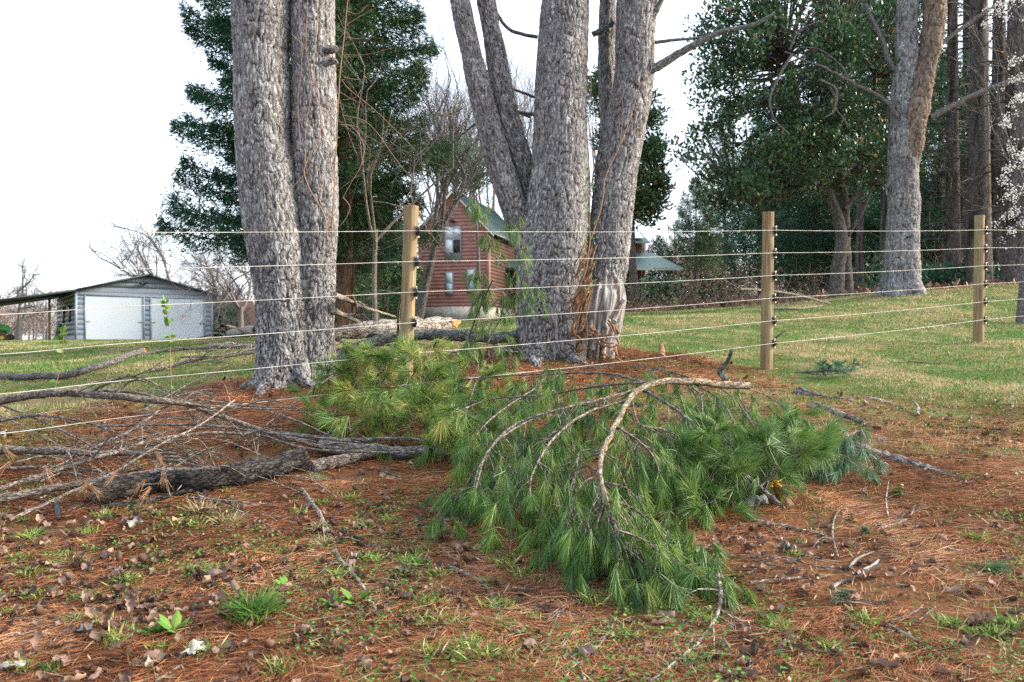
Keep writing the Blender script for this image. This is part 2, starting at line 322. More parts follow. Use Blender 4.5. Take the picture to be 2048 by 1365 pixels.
FRAMEB = m_plain('grey_window_frame', (.22, .26, .3), .6, .1, 2)
WHITEP = m_plain('white_paint', (.75, .76, .76), .5, .04, 2)
BROWNR = m_plain('brown_shingles', (.20, .10, .075), .8, .3, 3)
TGREEN = m_plain('tractor_green_paint', (.012, .07, .02), .35, .1, 2, .5)
TYELL = m_plain('tractor_yellow_paint', (.35, .22, .02), .35, .1, 2, .5)
YELLOW = m_plain('yellow_fungus', (.75, .42, .04), .6, .35, 40, bump=.5)
PAPER = m_plain('pale_papery_bark', (.36, .35, .31), .8, .25, 40, bump=.6)
# ground: needles near, turf further, litter under the trees (vertex attribute rnd = turf amount)
M_ = NT('forest_floor_and_turf'); g = M_.n('NewGeometry').outputs['Position']; r = M_.attr('rnd')
fine = M_.noise(g, 60, 5, .75); mid = M_.noise(g, 7, 5, .65); big = M_.noise(g, .9, 4, .6)
nc = M_.ramp(fine, [(.28, (.04, .02, .013)), (.5, (.14, .058, .026)), (.72, (.28, .125, .058))])
nc = M_.mix(M_.ramp(mid, [(.5, (0,)*3), (.68, (.6,)*3)]), nc, (.09, .055, .04))
gc = M_.ramp(fine, [(.3, (.035, .07, .016)), (.7, (.10, .15, .035))]); sc_ = M_.ramp(fine, [(.3, (.17, .12, .06)), (.7, (.33, .26, .15))])
gc = M_.mix(M_.ramp(M_.noise(g, 2.2, 5, .7), [(.46, (0,)*3), (.62, (.85,)*3)]), gc, sc_)
gc = M_.mix(M_.ramp(big, [(.52, (0,)*3), (.7, (.5,)*3)]), gc, (.27, .17, .085))
M_.l(M_.mix(r, nc, gc), M_.b.inputs['Base Color']); setp(M_, .95, .1); M_.bump(fine, .6, .02); GROUND = M_.m

# ------------------------------------------------------------------ ground sheet
NA, NR = 820, 430
ang = np.linspace(0, 2 * np.pi, NA, endpoint=False)
# more angular resolution to the front
ang = ang + .62 * np.sin(ang); 
rad = np.concatenate([[0.01], np.geomspace(1.2, 420, NR - 1)])
A, Rr = np.meshgrid(ang, rad); gx = Rr * np.sin(A - np.pi + 0) ; gy = Rr * np.cos(A - np.pi) 
z = terr(gx, gy)
mb = MB(); i = np.arange(NR - 1)[:, None]; j = np.arange(NA)[None]; j2 = (j + 1) % NA
mb.add(np.stack([gx, gy, z], -1), np.stack([i * NA + j, i * NA + j2, (i + 1) * NA + j2, (i + 1) * NA + j], -1).reshape(-1, 4), rnd=grassmask(gx, gy).ravel())
mb.build('ground', GROUND, smooth=True, kind='structure')

# ------------------------------------------------------------------ ground cover (stuff)
def wedge(n, d0, d1, pw, xm=.72):
    """points over the ground in front, density falling with distance^-pw"""
    u = U(0, 1, n); e = 2 - pw
    d = (d0 ** e + u * (d1 ** e - d0 ** e)) ** (1 / e) if abs(e) > 1e-6 else d0 * (d1 / d0) ** u
    x = U(-xm, xm, n) * d; return x, d
def up_at(n): return np.tile(np.array([0, 0, 1.]), (n, 1))
x, y = wedge(430000, 2.3, 11, 1.0); keep = (grassmask(x, y) < U(0, 1, len(x)) + .05); x, y = x[keep], y[keep]
keep = n2(x, y, .45, 21) + .6 * n2(x, y, .13, 22) > -.75 + U(0, .6, len(x)) * 1.0; x, y = x[keep], y[keep]
n = len(x); a = U(0, 2 * np.pi, n) ; swirl = n2(x, y, .25, 23) * 2.2; a = np.where(U(0, 1, n) < .6, swirl + U(-.5, .5, n), a)
d = np.stack([np.cos(a), np.sin(a), U(-.02, .22, n)], -1); dist = np.hypot(x, y)
mb = MB(); strips(mb, np.stack([x, y, terr(x, y) + U(.0, .014, n)], -1), nrm(d), U(.05, .11, n), .0005 + .00018 * dist, U(-.05, .12, n), np.clip(U(.1, .95, n) + .25 * n2(x, y, .6, 24), 0, 1), True, up_at(n) + rs.normal(0, .4, (n, 3)))
mb.build('pine_needle_litter', DRYN, kind='stuff', label='carpet of fallen orange pine needles over the ground', cat='needle litter')
# dead leaves
LV = np.array([(0, 0, 0), (-.28, .25, .1), (0, .3, .0), (.3, .22, .12), (-.36, .6, .2), (0, .62, .05), (.33, .62, .1), (0, 1, .22)]); LF = [[(0, 2, 1), (0, 3, 2), (4, 5, 7), (5, 6, 7)], [(1, 2, 5, 4), (2, 3, 6, 5)]]
def curled(seed):
    r_ = np.random.RandomState(seed); V = []; wd_ = [.05, .26, .2, .42, .3, .36, .1]
    for i in range(7):
        t = i / 6; cl_ = r_.uniform(.1, .7)
        for j in (-1, -.5, 0, .5, 1):
            x_ = j * wd_[i] * r_.uniform(.65, 1.15); V.append((x_ * (1 - .3 * cl_ * abs(j)), t + r_.uniform(-.05, .05) * abs(j), abs(j) ** 1.5 * cl_ * .5 + .55 * (t - .4) ** 2 * r_.uniform(.2, 1.6) + r_.uniform(-.04, .04)))
    return np.array(V), [[(i * 5 + j, i * 5 + j + 1, i * 5 + j + 6, i * 5 + j + 5) for i in range(6) for j in range(4)]]
CURL = [curled(k) for k in range(8)]
x, y = wedge(15000, 2.4, 9, 1.2)
dens = .22 + .9 * np.exp(-((x + 1.5) ** 2 / 1.2 + (y - 3.9) ** 2 / .5)) + .5 * (x < -.2) * (y < 4.2) + .8 * np.exp(-((x - .9) ** 2 / .3 + (y - 3.6) ** 2 / .25)) + .35 * n2(x, y, .4, 31)
keep = U(0, 1, len(x)) < np.clip(dens, .05, 1.2) * .7; x, y = x[keep], y[keep]; keep = grassmask(x, y) < .8; x, y = x[keep], y[keep]; n = len(x)
d = np.stack([rs.normal(0, 1, n), rs.normal(0, 1, n), rs.normal(0, .28, n)], -1)
mb = MB(); R = orient(d, up_at(n) + rs.normal(0, .7, (n, 3))); pz = np.stack([x, y, terr(x, y) + U(-.006, .014, n)], -1); ss = U(.02, .068, n); rr = np.clip(rs.beta(1.3, 1.7, n), 0, 1)
for k in range(8):
    i_ = np.arange(n) % 8 == k; scat(mb, CURL[k][0], CURL[k][1], pz[i_], R[i_], ss[i_], rr[i_])
mb.build('dead_leaf_litter', DEADL, kind='stuff', label='curled brown dead leaves strewn over the needles', cat='leaf litter')
# wood chips, cone scales and twiglets
x, y = wedge(5000, 2.4, 9, 1.1); n = len(x); a = U(0, 6.28, n); mb = MB()
strips(mb, np.stack([x, y, terr(x, y) + .01], -1), np.stack([np.cos(a), np.sin(a), U(0, .15, n)], -1), U(.03, .16, n), U(.0012, .004, n), 0, U(.3, 1, n), True, up_at(n))
mb.build('twig_litter', STRAW, kind='stuff', label='scattered straw bits and tiny twigs on the ground', cat='twig litter')
# clover and small weeds near
CV = np.array([(0, 0, 0), (-.5, .5, .15), (0, 1, 0), (.5, .5, .15)]); CF = [[(0, 3, 2, 1)]]
x, y = wedge(90000, 2.3, 9, 1.1); pm = n2(x, y, .55, 41) + .7 * n2(x, y, .16, 42) + .25 * (y < 3.6) + .22 * (y > 5) * (x > 1); pm = pm + .2 * (x > .6) * (y < 3.4); keep = pm > .16 + U(0, .5, len(x)); x, y = x[keep], y[keep]; n = len(x)
mb = MB(); scat(mb, CV, CF, np.stack([x, y, terr(x, y) + U(.008, .035, n)], -1), orient(np.stack([rs.normal(0, 1, n), rs.normal(0, 1, n), rs.normal(.1, .3, n)], -1), up_at(n) + rs.normal(0, .4, (n, 3))), U(.006, .018, n), U(0, .8, n))
mb.build('low_green_weeds', GREENW, kind='stuff', label='patches of low green weeds among the needles', cat='weeds')
# turf blades
x, y = wedge(520000, 2.5, 42, 1.3, .68); gm = grassmask(x, y); keep = gm * 1.02 + .22 * (n2(x, y, .35, 51) + .3 * (x > .8) > .2) > U(0, 1, len(x)); x, y = x[keep], y[keep]
n = len(x); dd = np.hypot(x, y); hgt = U(.02, .05, n) * (1 + .5 * n2(x, y, .7, 52)) * (1 + .012 * dd)
dryf = np.clip(.36 + 1.0 * n2(x, y, .9, 53) + .35 * n2(x, y, .25, 54) + .1, 0, 1); rr = np.where(U(0, 1, n) < dryf * .8, U(.66, 1, n), U(0, .58, n))
mb = MB(); strips(mb, np.stack([x, y, terr(x, y) - .004], -1), nrm(np.stack([rs.normal(0, .55, n), rs.normal(0, .55, n), np.ones(n)], -1)), hgt, .0013 + .00035 * dd, U(0, .2, n), rr, False)
mb.build('lawn_grass', GRASS, kind='stuff', label='short patchy lawn grass, green mixed with straw', cat='grass')
# dead leaves and debris under trees beyond lawn
x, y = wedge(16000, 14, 40, 1.4, .7); keep = (grassmask(x, y) < .5) & (x > 1); x, y = x[keep], y[keep]; n = len(x); mb = MB()
scat(mb, LV, LF, np.stack([x, y, terr(x, y) + U(.01, .05, n)], -1), orient(rs.normal(0, 1, (n, 3)), up_at(n)), U(.07, .16, n), U(.1, .9, n))
mb.build('leaf_bank', DEADL, kind='stuff', label='brown leaf litter under the trees beyond the lawn', cat='leaf litter')

# ------------------------------------------------------------------ big near trees
def bark_disp(sc=1.0, amp=.014, flare=None, lump=.014):
    def f(bc, th, v, r):
        q = bc / sc
        wv = vn(q * 6, 1)[..., None] * .35
        g1 = vn(np.stack([q[..., 0] * 30 + wv[..., 0], q[..., 1] * 30 + wv[..., 0], q[..., 2] * 12], -1), 2)
        g2 = vn(np.stack([q[..., 0] * 60, q[..., 1] * 60, q[..., 2] * 28], -1), 3)
        h = np.clip(np.abs(g1) * 3.2, 0, 1) * .65 + np.clip(np.abs(g2) * 2.8, 0, 1) * .35
        dr = (h - .75) * amp + vn(bc * 3.1, 4) * lump
        if flare is not None:
            k = np.exp(-v / flare[0])[:, None]; lob = .55 + .45 * np.cos(th * flare[2] + flare[3])[None] + .3 * vn(np.stack([bc[..., 0] * 5, bc[..., 1] * 5, bc[..., 2]], -1), 6)
            dr = dr + k * flare[1] * lob
        return dr, h
    return f
def stem(mb, pts, D, w, n=150, dens=85, disp=None, DD=None):
    """pts (px,py) centre line bottom to top with widths in px"""
    q = [P(a, b, D if DD is None else DD[i]) for i, (a, b) in enumerate(pts)]
    r = [ww / 2 / F * (D if DD is None else DD[i]) for i, ww in enumerate(w)]
    L = np.linalg.norm(np.diff(np.array(q), axis=0), axis=1).sum()
    return tube(mb, q, r, n, int(L * dens), disp=disp)
def on_surf(px, py, D): return P(px, py, D)
tl = thing('twin_trunk_tree', 'large lichen-grey tree with twin trunks behind the wire fence at left', 'tree', (*TREE_L, T(*TREE_L)))
def reparent(o, par):
    o.parent = par; o.matrix_parent_inverse = par.matrix_basis.inverted() if False else __import__('mathutils').Matrix.Translation(-par.location) if par.rotation_euler.z == 0 else o.matrix_parent_inverse
    return o
def part(mb, name, mat, par, smooth=True, label=None):
    o = mb.build(name, mat, None, smooth, label); return reparent(o, par)
mb = MB(); D = 7.3
stem(mb, [(572, 800), (572, 740), (568, 640), (560, 560), (543, 440), (530, 330), (525, 200), (523, 80), (522, -40), (520, -200), (520, -480)], D, [120, 112, 108, 106, 116, 112, 109, 110, 112, 108, 100], 260, 130, bark_disp(1, .014, (.2, .085, 4, 1.)))
part(mb, 'trunk', BARK, tl, label='thicker left trunk')
mb = MB()
stem(mb, [(622, 800), (622, 720), (622, 620), (628, 540), (634, 450), (630, 330), (628, 200), (626, 90), (625, -40), (630, -200), (640, -480)], D + .1, [104, 96, 92, 84, 82, 88, 92, 88, 86, 82, 74], 220, 125, bark_disp(1.1, .016, (.2, .07, 3, 2.)))
part(mb, 'trunk', BARK, tl, label='thinner right trunk with vines')
mb = MB()
for pts, r in (([(640, 95), (662, 100), (676, 96)], 14), ([(645, 128), (668, 122), (674, 130)], 12)):
    tube(mb, [P(a, b, 7.27) for a, b in pts], [r * .6 / F * 7.2, r * .6 / F * 7, r * .3 / F * 7], 12, 12, disp=bark_disp(.6, .01, None, .004))
part(mb, 'knot', BARK, tl)
# vine
vn_ = thing('climbing_vine', 'bare brown vine climbing the right trunk of the twin tree', 'vine', (*TREE_L, T(*TREE_L)))
mb = MB()
def vine(mb, pts, D, r, k=5): tube(mb, [P(a, b, D) for a, b in pts], np.linspace(r, r * .5, len(pts)), k, len(pts) * 4, wob=.25)
vine(mb, [(655, 480), (648, 430), (615, 370), (610, 330), (640, 270), (638, 200), (628, 150), (630, 90), (635, 30), (628, -40)], 7.05, .006)
vine(mb, [(664, 470), (668, 380), (674, 250), (680, 150), (690, 60), (698, -40)], 7.1, .007)
vine(mb, [(610, 330), (612, 250), (622, 180), (612, 90), (615, 0), (612, -50)], 7.06, .005)
vine(mb, [(585, 375), (612, 345), (625, 325)], 7.06, .004); vine(mb, [(600, 300), (596, 200), (604, 120), (598, 30), (600, -40)], 7.07, .0035)
for a in [((680, 250), (705, 255), (727, 290), (722, 330), (700, 370), (686, 395)), ((686, 200), (710, 196), (722, 180)), ((688, 155), (720, 160), (750, 148)), ((690, 75), (720, 78), (752, 72)), ((694, 50), (725, 30), (752, 16)), ((684, 110), (730, 110), (790, 95)), ((686, 395), (700, 415), (690, 440), (676, 455)), ((584, 70), (600, 85), (612, 100)), ((692, 22), (715, 28), (735, 10)), ((683, 160), (700, 180), (760, 230), (830, 300)), ((684, 230), (740, 250), (800, 330), (850, 380))]:
    vine(mb, a, 7.0, .0035, 4)
part(mb, 'stem', VINE, vn_)

# centre tree
tc = thing('four_stemmed_tree', 'huge grey tree splitting into several leaning stems, rotten hollow at its base, mid picture', 'tree', (*TREE_C, T(*TREE_C)))
D = 8.6
mb = MB(); stem(mb, [(1100, 740), (1100, 700), (1098, 620), (1102, 540), (1112, 450), (1120, 340), (1120, 220), (1126, 100), (1131, 0), (1135, -150), (1138, -420)], D, [132, 128, 130, 132, 130, 116, 106, 98, 92, 86, 76], 280, 125, bark_disp(1.1, .016, (.2, .10, 5, .4)))
part(mb, 'trunk', BARK, tc, label='thick middle stem')
mb = MB(); stem(mb, [(1198, 735), (1200, 700), (1205, 620), (1212, 540), (1222, 440), (1230, 360), (1247, 260), (1268, 160), (1272, 60), (1280, -40), (1300, -250), (1320, -420)], D + .12, [60, 56, 62, 86, 86, 82, 84, 78, 78, 80, 68, 60], 220, 125, bark_disp(1.1, .016, (.14, .01, 3, 2.4)))
part(mb, 'trunk', BARK, tc, label='right-hand stem above the bare wood')
mb = MB(); stem(mb, [(1075, 570), (1052, 480), (1030, 420), (1000, 330), (975, 240), (952, 150), (932, 60), (916, -20), (890, -150), (850, -420)], D + .05, [54, 58, 57, 53, 49, 46, 43, 40, 37, 32], 160, 110, bark_disp(1, .013, None))
part(mb, 'trunk', BARK, tc, label='left stem leaning outwards')
mb = MB(); stem(mb, [(1090, 520), (1076, 430), (1056, 360), (1028, 280), (1008, 200), (992, 110), (976, 20), (960, -60), (935, -200), (910, -420)], D + .2, [50, 52, 50, 46, 44, 42, 38, 36, 32, 28], 130, 100, bark_disp(1, .016, None))
part(mb, 'trunk', BARK, tc, label='rear left stem')
mb = MB(); stem(mb, [(1225, 330), (1222, 250), (1216, 170), (1214, 80), (1216, 0), (1220, -150), (1222, -400)], D + .5, [48, 46, 42, 38, 36, 32, 28], 70, 70, bark_disp(1, .012, None))
part(mb, 'trunk', BARK, tc, label='straight rear stem')
mb = MB()
def limb(mb, pts, D, r0, r1, D1=None, n=8, wob=.1, disp=None):
    D1 = D if D1 is None else D1; k = len(pts)
    return tube(mb, [P(a, b, D + (D1 - D) * i / (k - 1)) for i, (a, b) in enumerate(pts)], np.linspace(r0, r1, k) / F * D, n, k * 5, wob=wob, disp=disp)
limb(mb, [(1300, 140), (1330, 125), (1380, 95), (1440, 65), (1500, 52), (1545, 30)], 8.6, 10, 3)
limb(mb, [(1310, 85), (1350, 80), (1400, 76), (1440, 66)], 8.6, 4, 2)
limb(mb, [(1300, 40), (1318, 12), (1335, -30)], 8.6, 7, 4); limb(mb, [(1185, 70), (1205, 60), (1225, 45)], 8.9, 6, 6)
limb(mb, [(1075, 75), (1030, 65), (1005, 45), (985, 5), (975, -40)], 8.8, 4, 3)
limb(mb, [(1070, 195), (1030, 180), (1000, 165), (960, 130)], 8.9, 3, 1.5); limb(mb, [(1060, 235), (1020, 215), (985, 190)], 8.9, 3, 1.5)
limb(mb, [(1080, 230), (1020, 225), (1000, 235), (950, 250), (900, 290)], 8.9, 4, 1.5)
part(mb, 'side_branch', LIMB, tc)
def wood_disp(bc, th, v, r):
    f = np.abs(vn(np.stack([bc[..., 0] * 16, bc[..., 1] * 16, bc[..., 2] * 2.5], -1), 8)) * .05 - .02 + vn(np.stack([bc[..., 0] * 45, bc[..., 1] * 45, bc[..., 2] * 5], -1), 9) * .009 - .025 * (vn(np.stack([bc[..., 0] * 9, bc[..., 1] * 9, bc[..., 2] * 6], -1), 10) > .25)
    return f * 1.3, .5 + 0 * f
mb = MB(); stem(mb, [(1194, 728), (1196, 690), (1200, 640), (1206, 600), (1213, 550), (1218, 520)], D + .0, [82, 84, 90, 92, 74, 40], DD=[D - .02, D - .02, D, D + .03, D + .12, D + .2], n=160, dens=90, disp=wood_disp); _ = 0
part(mb, 'bare_wood', ROTW, tc, label='silvery bare wood where the bark has gone')
mb = MB()
for pts, r in (([(1163, 720), (1168, 690), (1178, 655), (1186, 640)], 9), ([(1215, 690), (1225, 660), (1240, 640)], 8), ([(1225, 640), (1238, 612), (1248, 600)], 9), ([(1186, 700), (1190, 672), (1187, 650)], 6), ([(1145, 690), (1152, 650), (1150, 610), (1160, 575)], 7)):
    tube(mb, [P(a, b, 8.28) for a, b in pts], np.linspace(r, r * .35, len(pts)) / F * 8.3, 9, 16, disp=lambda bc, th, v, r: (vn(bc * 60, 3) * .01, .5 + 0 * bc[..., 0]))
part(mb, 'splinter', ROTW, tc)
mb = MB()
for k in range(26):
    a = U(0, 1); px = 1152 + 26 * U(0, 1); y0 = U(475, 620); l = U(40, 100)
    sh = -18 * (y0 - 470) / 150
    tube(mb, [P(px + sh + 20, y0, 8.3), P(px + sh + 8, y0 + l * .5, 8.24), P(px + sh - 6 + U(-8, 8), y0 + l, 8.3)], np.array([.004, .009, .003]) * U(.7, 2.), 6, 9, wob=.4)
for k in range(24):
    px = U(1140, 1235); y0 = U(640, 700)
    tube(mb, [P(px, y0, 8.3), P(px + U(-12, 12), y0 + U(8, 20), 8.2), P(px + U(-25, 25), y0 + U(10, 30), 8.2)], np.array([.006, .01, .003]) * U(.7, 1.8), 6, 9, wob=.4)
part(mb, 'torn_bark', TORN, tc, label='orange-brown torn bark strips in the seam')
vc = thing('climbing_vine', 'thin brown vine with a few green leaves on the big middle tree', 'vine', (*TREE_C, T(*TREE_C)))
mb = MB()
vine(mb, [(1180, 480), (1195, 440), (1205, 400), (1212, 350), (1240, 290), (1262, 230), (1280, 170), (1300, 150), (1305, 80)], 8.3, .008)
vine(mb, [(1180, 480), (1180, 400), (1186, 330), (1178, 240), (1182, 160), (1165, 110)], 8.28, .005); vine(mb, [(1240, 290), (1246, 220), (1238, 160)], 8.4, .004)
vine(mb, [(1168, 520), (1172, 600), (1176, 690)], 8.15, .003); vine(mb, [(1165, 240), (1130, 200), (1120, 160)], 8.3, .003); vine(mb, [(1180, 480), (1172, 540), (1160, 570)], 8.2, .008)
part(mb, 'stem', VINE, vc)
mb = MB(); n = 60; pp = np.array([P(1182 + U(-10, 10), U(330, 600), 8.22) for _ in range(n)]); scat(mb, LV * [.7, 1, 1], LF, pp, orient(rs.normal(0, 1, (n, 3))), U(.025, .05, n), U(0, 1, n)); part(mb, 'leaf', GREENW, vc)

def roots(par, cx, cy, r0, ln, k, mat, ph=0):
    mb = MB()
    for i in range(k):
        a = ph + i * 2 * math.pi / k + U(-.25, .25); L = ln * U(.6, 1.2); pts = []
        for f in (0.35, .75, 1.0, 1.45, 2.0):
            x_, y_ = cx + math.cos(a) * r0 * .5 + math.cos(a + .3 * (f - 1)) * L * (f - .35) * .6, cy + math.sin(a) * r0 * .5 + math.sin(a + .3 * (f - 1)) * L * (f - .35) * .6
            pts.append((x_, y_, T(x_, y_) + [.2, .1, .035, .0, -.05][[.35, .75, 1.0, 1.45, 2.0].index(f)] * r0 / .3))
        tube(mb, pts, np.array([.36, .3, .2, .13, .05]) * r0, 26, 40, disp=bark_disp(1, .012, None, .02))
    part(mb, 'root_flare', mat, par)
roots(tl, TREE_L[0] - .08, 7.3, .27, .34, 6, BARK, .3); roots(tc, .38, 8.6, .34, .6, 6, BARK, .1)
# right forked tree
FX, FY = 7.8, 17.0
tf = thing('forked_tree', 'tall grey-brown tree forking high up at the right edge of the lawn', 'tree', (FX, FY, T(FX, FY)))
D = 17
mb = MB(); stem(mb, [(1804, 600), (1804, 560), (1805, 500), (1807, 430), (1806, 340), (1808, 250), (1812, 150), (1812, 60), (1814, -60), (1816, -300)], D, [84, 66, 62, 60, 62, 56, 44, 42, 40, 34], 110, 45, bark_disp(1.7, .035, (.35, .16, 5, 1), .03))
part(mb, 'trunk', BARK, tf, label='main grey trunk with flared base')
mb = MB(); stem(mb, [(1806, 430), (1812, 345), (1822, 290), (1835, 220), (1850, 150), (1862, 80), (1872, 10), (1885, -80), (1900, -300)], D, [30, 42, 46, 42, 40, 40, 40, 36, 30], 80, 45, DD=[D + .12, D, D - .12, D - .15, D - .15, D - .15, D - .15, D - .15, D - .15], disp=bark_disp(1.7, .04, None, .03))
part(mb, 'trunk', BARK2, tf, label='reddish-brown right fork')
mb = MB()
limb(mb, [(1798, 150), (1775, 118), (1768, 90), (1735, 20), (1712, -30)], 17, 6, 4); limb(mb, [(1795, 235), (1770, 200), (1715, 172), (1660, 142), (1620, 125), (1570, 104)], 16.8, 5, 1.6, wob=.3)
limb(mb, [(1585, 108), (1560, 150), (1540, 200), (1550, 240), (1580, 270)], 16.8, 3, 1.5); limb(mb, [(1860, 235), (1900, 215), (1950, 190), (2048, 150), (2150, 100)], 16.8, 6, 4)
limb(mb, [(1855, 120), (1880, 90), (1940, 45), (1990, 10), (2030, -30)], 16.8, 4.5, 3); limb(mb, [(1700, 165), (1680, 130), (1640, 100), (1600, 95)], 16.8, 2, 1)
limb(mb, [(1660, 175), (1672, 200), (1670, 215), (1700, 255)], 16.8, 2.5, 1.2); limb(mb, [(1580, 100), (1600, 60), (1650, 40)], 16.8, 2, 1)
limb(mb, [(1640, 160), (1672, 180), (1668, 222), (1650, 235)], 16.7, 3, 1.5)
part(mb, 'side_branch', TWIGG, tf)

ORD = ["first", "second", "third", "fourth", "fifth", "sixth", "seventh", "eighth", "ninth", "tenth", "eleventh", "twelfth", "thirteenth", "fourteenth", "fifteenth"]
# ------------------------------------------------------------------ background trees: generators
def conifer(name, label, x, y, H, prof, tr, crown0, nb, leaf, fol, bark, group=None, leafn=60, slope=-.15, tipup=.15, lean=0, trunk_ok=True, cat='evergreen tree', z0=None, dead=0, flat=.10):
    z0 = T(x, y) - .1 if z0 is None else z0; t = thing(name, label, cat, (x, y, z0), group=group)
    mb = MB(); tube(mb, [(0, 0, 0), (lean * .3, 0, H * .33), (lean * .7, 0, H * .7), (lean, 0, H)], [tr * 1.25, tr * .85, tr * .5, tr * .08], 14, 22, disp=lambda bc, th, v, r: (vn(bc * [9, 9, 2.5], 2) * .08 * r[:, None], np.clip(np.abs(vn(bc * [16, 16, 4], 5)) * 2, 0, 1)))
    mb.build('trunk', bark, t, True)
    mbb = MB(); mbf = MB(); BP = []; BD = []; BS = []
    for k in range(nb + dead):
        isd = k >= nb
        fz = (crown0 + (1 - crown0) * ((k + U(0, 1)) / nb) ** 1.0) if not isd else U(.08, crown0 + .05)
        az = k * 2.399 + U(-.5, .5); Lb = float(np.interp(fz, [p[0] for p in prof], [p[1] for p in prof])) * U(.7, 1.1) if not isd else U(.4, 1.) * prof[0][1]
        sl = slope + U(-.12, .12) + .5 * max(0, fz - .75); hd = np.array([math.cos(az), math.sin(az), 0])
        o = np.array([lean * fz, 0, H * fz]); pts = [o, o + hd * Lb * .35 + [0, 0, Lb * .35 * (sl + .12)], o + hd * Lb * .7 + [0, 0, Lb * .7 * sl], o + hd * Lb + [0, 0, Lb * (sl + tipup)]]
        rb = max(.008, Lb * .013)
        tube(mbb, pts, [rb, rb * .7, rb * .45, rb * .2], 4, 8, cap=False, wob=.8)
        if isd:
            for q in range(5):
                tt = U(.3, 1); b0 = o + (pts[-1] - o) * tt; tube(mbb, [b0, b0 + hd * .2 + rs.normal(0, .22, 3), b0 + hd * .35 + rs.normal(0, .4, 3)], [rb * .35, rb * .25, rb * .1], 3, 4, cap=False)
            continue
        m = int(leafn * (.4 + Lb)); tt = U(.0, 1, m) ** .7 * .95 + .08; pp = spline(pts, 40)[np.minimum((tt * 39).astype(int), 39)]
        sd = np.array([-hd[1], hd[0], 0]); s = rs.normal(0, 1, m); wv = .26 * Lb * np.clip(1.15 - tt, .12, 1)
        pp = pp + sd * (s * wv)[:, None] + hd * (np.abs(s) * wv * .5)[:, None]; pp[:, 2] += rs.normal(0, flat * (.5 + Lb * .2), m) - np.abs(s) * wv * .25
        BP.append(pp); BD.append(hd + sd * np.sign(s)[:, None] * .7 + rs.normal(0, .35, (m, 3))); BS.append(np.full(m, U(0, .35)))
    mbb.build('limbs', bark, t, False)
    pos = np.concatenate(BP); d = nrm(np.concatenate(BD)); sh = np.concatenate(BS); N = len(pos)
    # each spray: three slim leaflets
    for k in range(3):
        dk = nrm(d + rs.normal(0, .45, (N, 3))); strips(mbf, pos + rs.normal(0, leaf * .25, (N, 3)), dk, U(.6, 1.3, N) * leaf, leaf * .11, U(0, .3, N), np.clip(sh + U(0, .7, N), 0, 1), True, up_at(N) + rs.normal(0, .5, (N, 3)))
    mbf.build('foliage', fol, t); return t
def broadleaf(name, label, x, y, stems, clumps, leaf, fol, bark, nl=55, cr=.32, group=None, cat='evergreen tree'):
    z0 = T(x, y) - .05; t = thing(name, label, cat, (x, y, z0), group=group); mb = MB(); tips = []
    for pts, r in stems:
        p, _ = tube(mb, pts, np.linspace(r, r * .3, len(pts)), 10, len(pts) * 5, wob=.05); tips.append(p[len(p) // 3:])
    tips = np.concatenate(tips)
    mbb = MB()
    for c in clumps:
        k = np.argmin(((tips - c) ** 2).sum(1) + .3 * rs.rand(len(tips))); b = tips[k]; mid = (b + c) / 2 + rs.normal(0, .12, 3) + [0, 0, .1]
        tube(mbb, [b, mid, c], [.03, .018, .006], 4, 7, cap=False)
    mb.build('trunk', bark, t, True); mbb.build('limbs', bark, t)
    c = np.repeat(clumps, nl, 0); n = len(c); off = nrm(rs.normal(0, 1, (n, 3))) * (rs.rand(n, 1) ** .5) * cr * [1, 1, .75]
    cl = np.repeat(U(0, .35, len(clumps)), nl)
    rr = np.clip(cl + U(0, .62, n) ** 1.2, 0, .93); rr[rs.rand(n) < .035] = 1
    mbf = MB(); scat(mbf, LV * [.75, 1, .8], LF, c + off, orient(off + [0, 0, .08] + rs.normal(0, .12, (n, 3)), up_at(n) + rs.normal(0, .4, (n, 3))), U(.7, 1.25, n) * leaf, rr)
    mbf.build('foliage', fol, t); return t
def branchy(mb, p, d, L, r, depth, spread=.5, up=.12, nk=3, wob=.12, sides=4):
    k = 4; pts = [p]; q = p.copy(); dd = d.copy()
    for _ in range(k): dd = nrm(dd + rs.normal(0, wob, 3) + [0, 0, up * .3]); q = q + dd * L / k; pts.append(q)
    tube(mb, pts, np.linspace(r, r * .55, k + 1), sides if depth > 1 else 3, k + 2, cap=False)
    if depth == 0: return
    for c in range(nk + (depth > 1)):
        t = U(.35, 1) if c else 1.0; b = np.array(pts[0]) * 0 + pts[min(k, int(t * k))]
        nd = nrm(dd + rs.normal(0, spread, 3) + [0, 0, up]); branchy(mb, b, nd, L * U(.55, .8), r * (.62 if c == 0 else .45), depth - 1, spread, up, nk, wob, sides)
def bare_tree(name, label, x, y, H, r, depth=4, spread=.5, up=.15, nk=3, mat=None, group=None, lean=(0, 0), fork=.35, z0=None):
    z0 = T(x, y) - .1 if z0 is None else z0; t = thing(name, label, 'bare tree', (x, y, z0), group=group); mb = MB(); mat = mat or BTWIG
    top = np.array([lean[0], lean[1], H * fork]); tube(mb, [(0, 0, 0), top * .5 + rs.normal(0, .03, 3), top], [r * 1.3, r, r * .8], 9, 12); mb.build('trunk', mat, t, True)
    mb = MB()
    for c in range(3 + (U(0, 1) > .5)):
        branchy(mb, top * U(.75, 1), nrm(np.array([*rs.normal(0, spread * .8, 2), 1.])), H * (1 - fork) * .42, r * .6, depth, spread, up, nk)
    mb.build('limbs', mat, t); return t
def X(px, D): return (px - 1024) / F * D

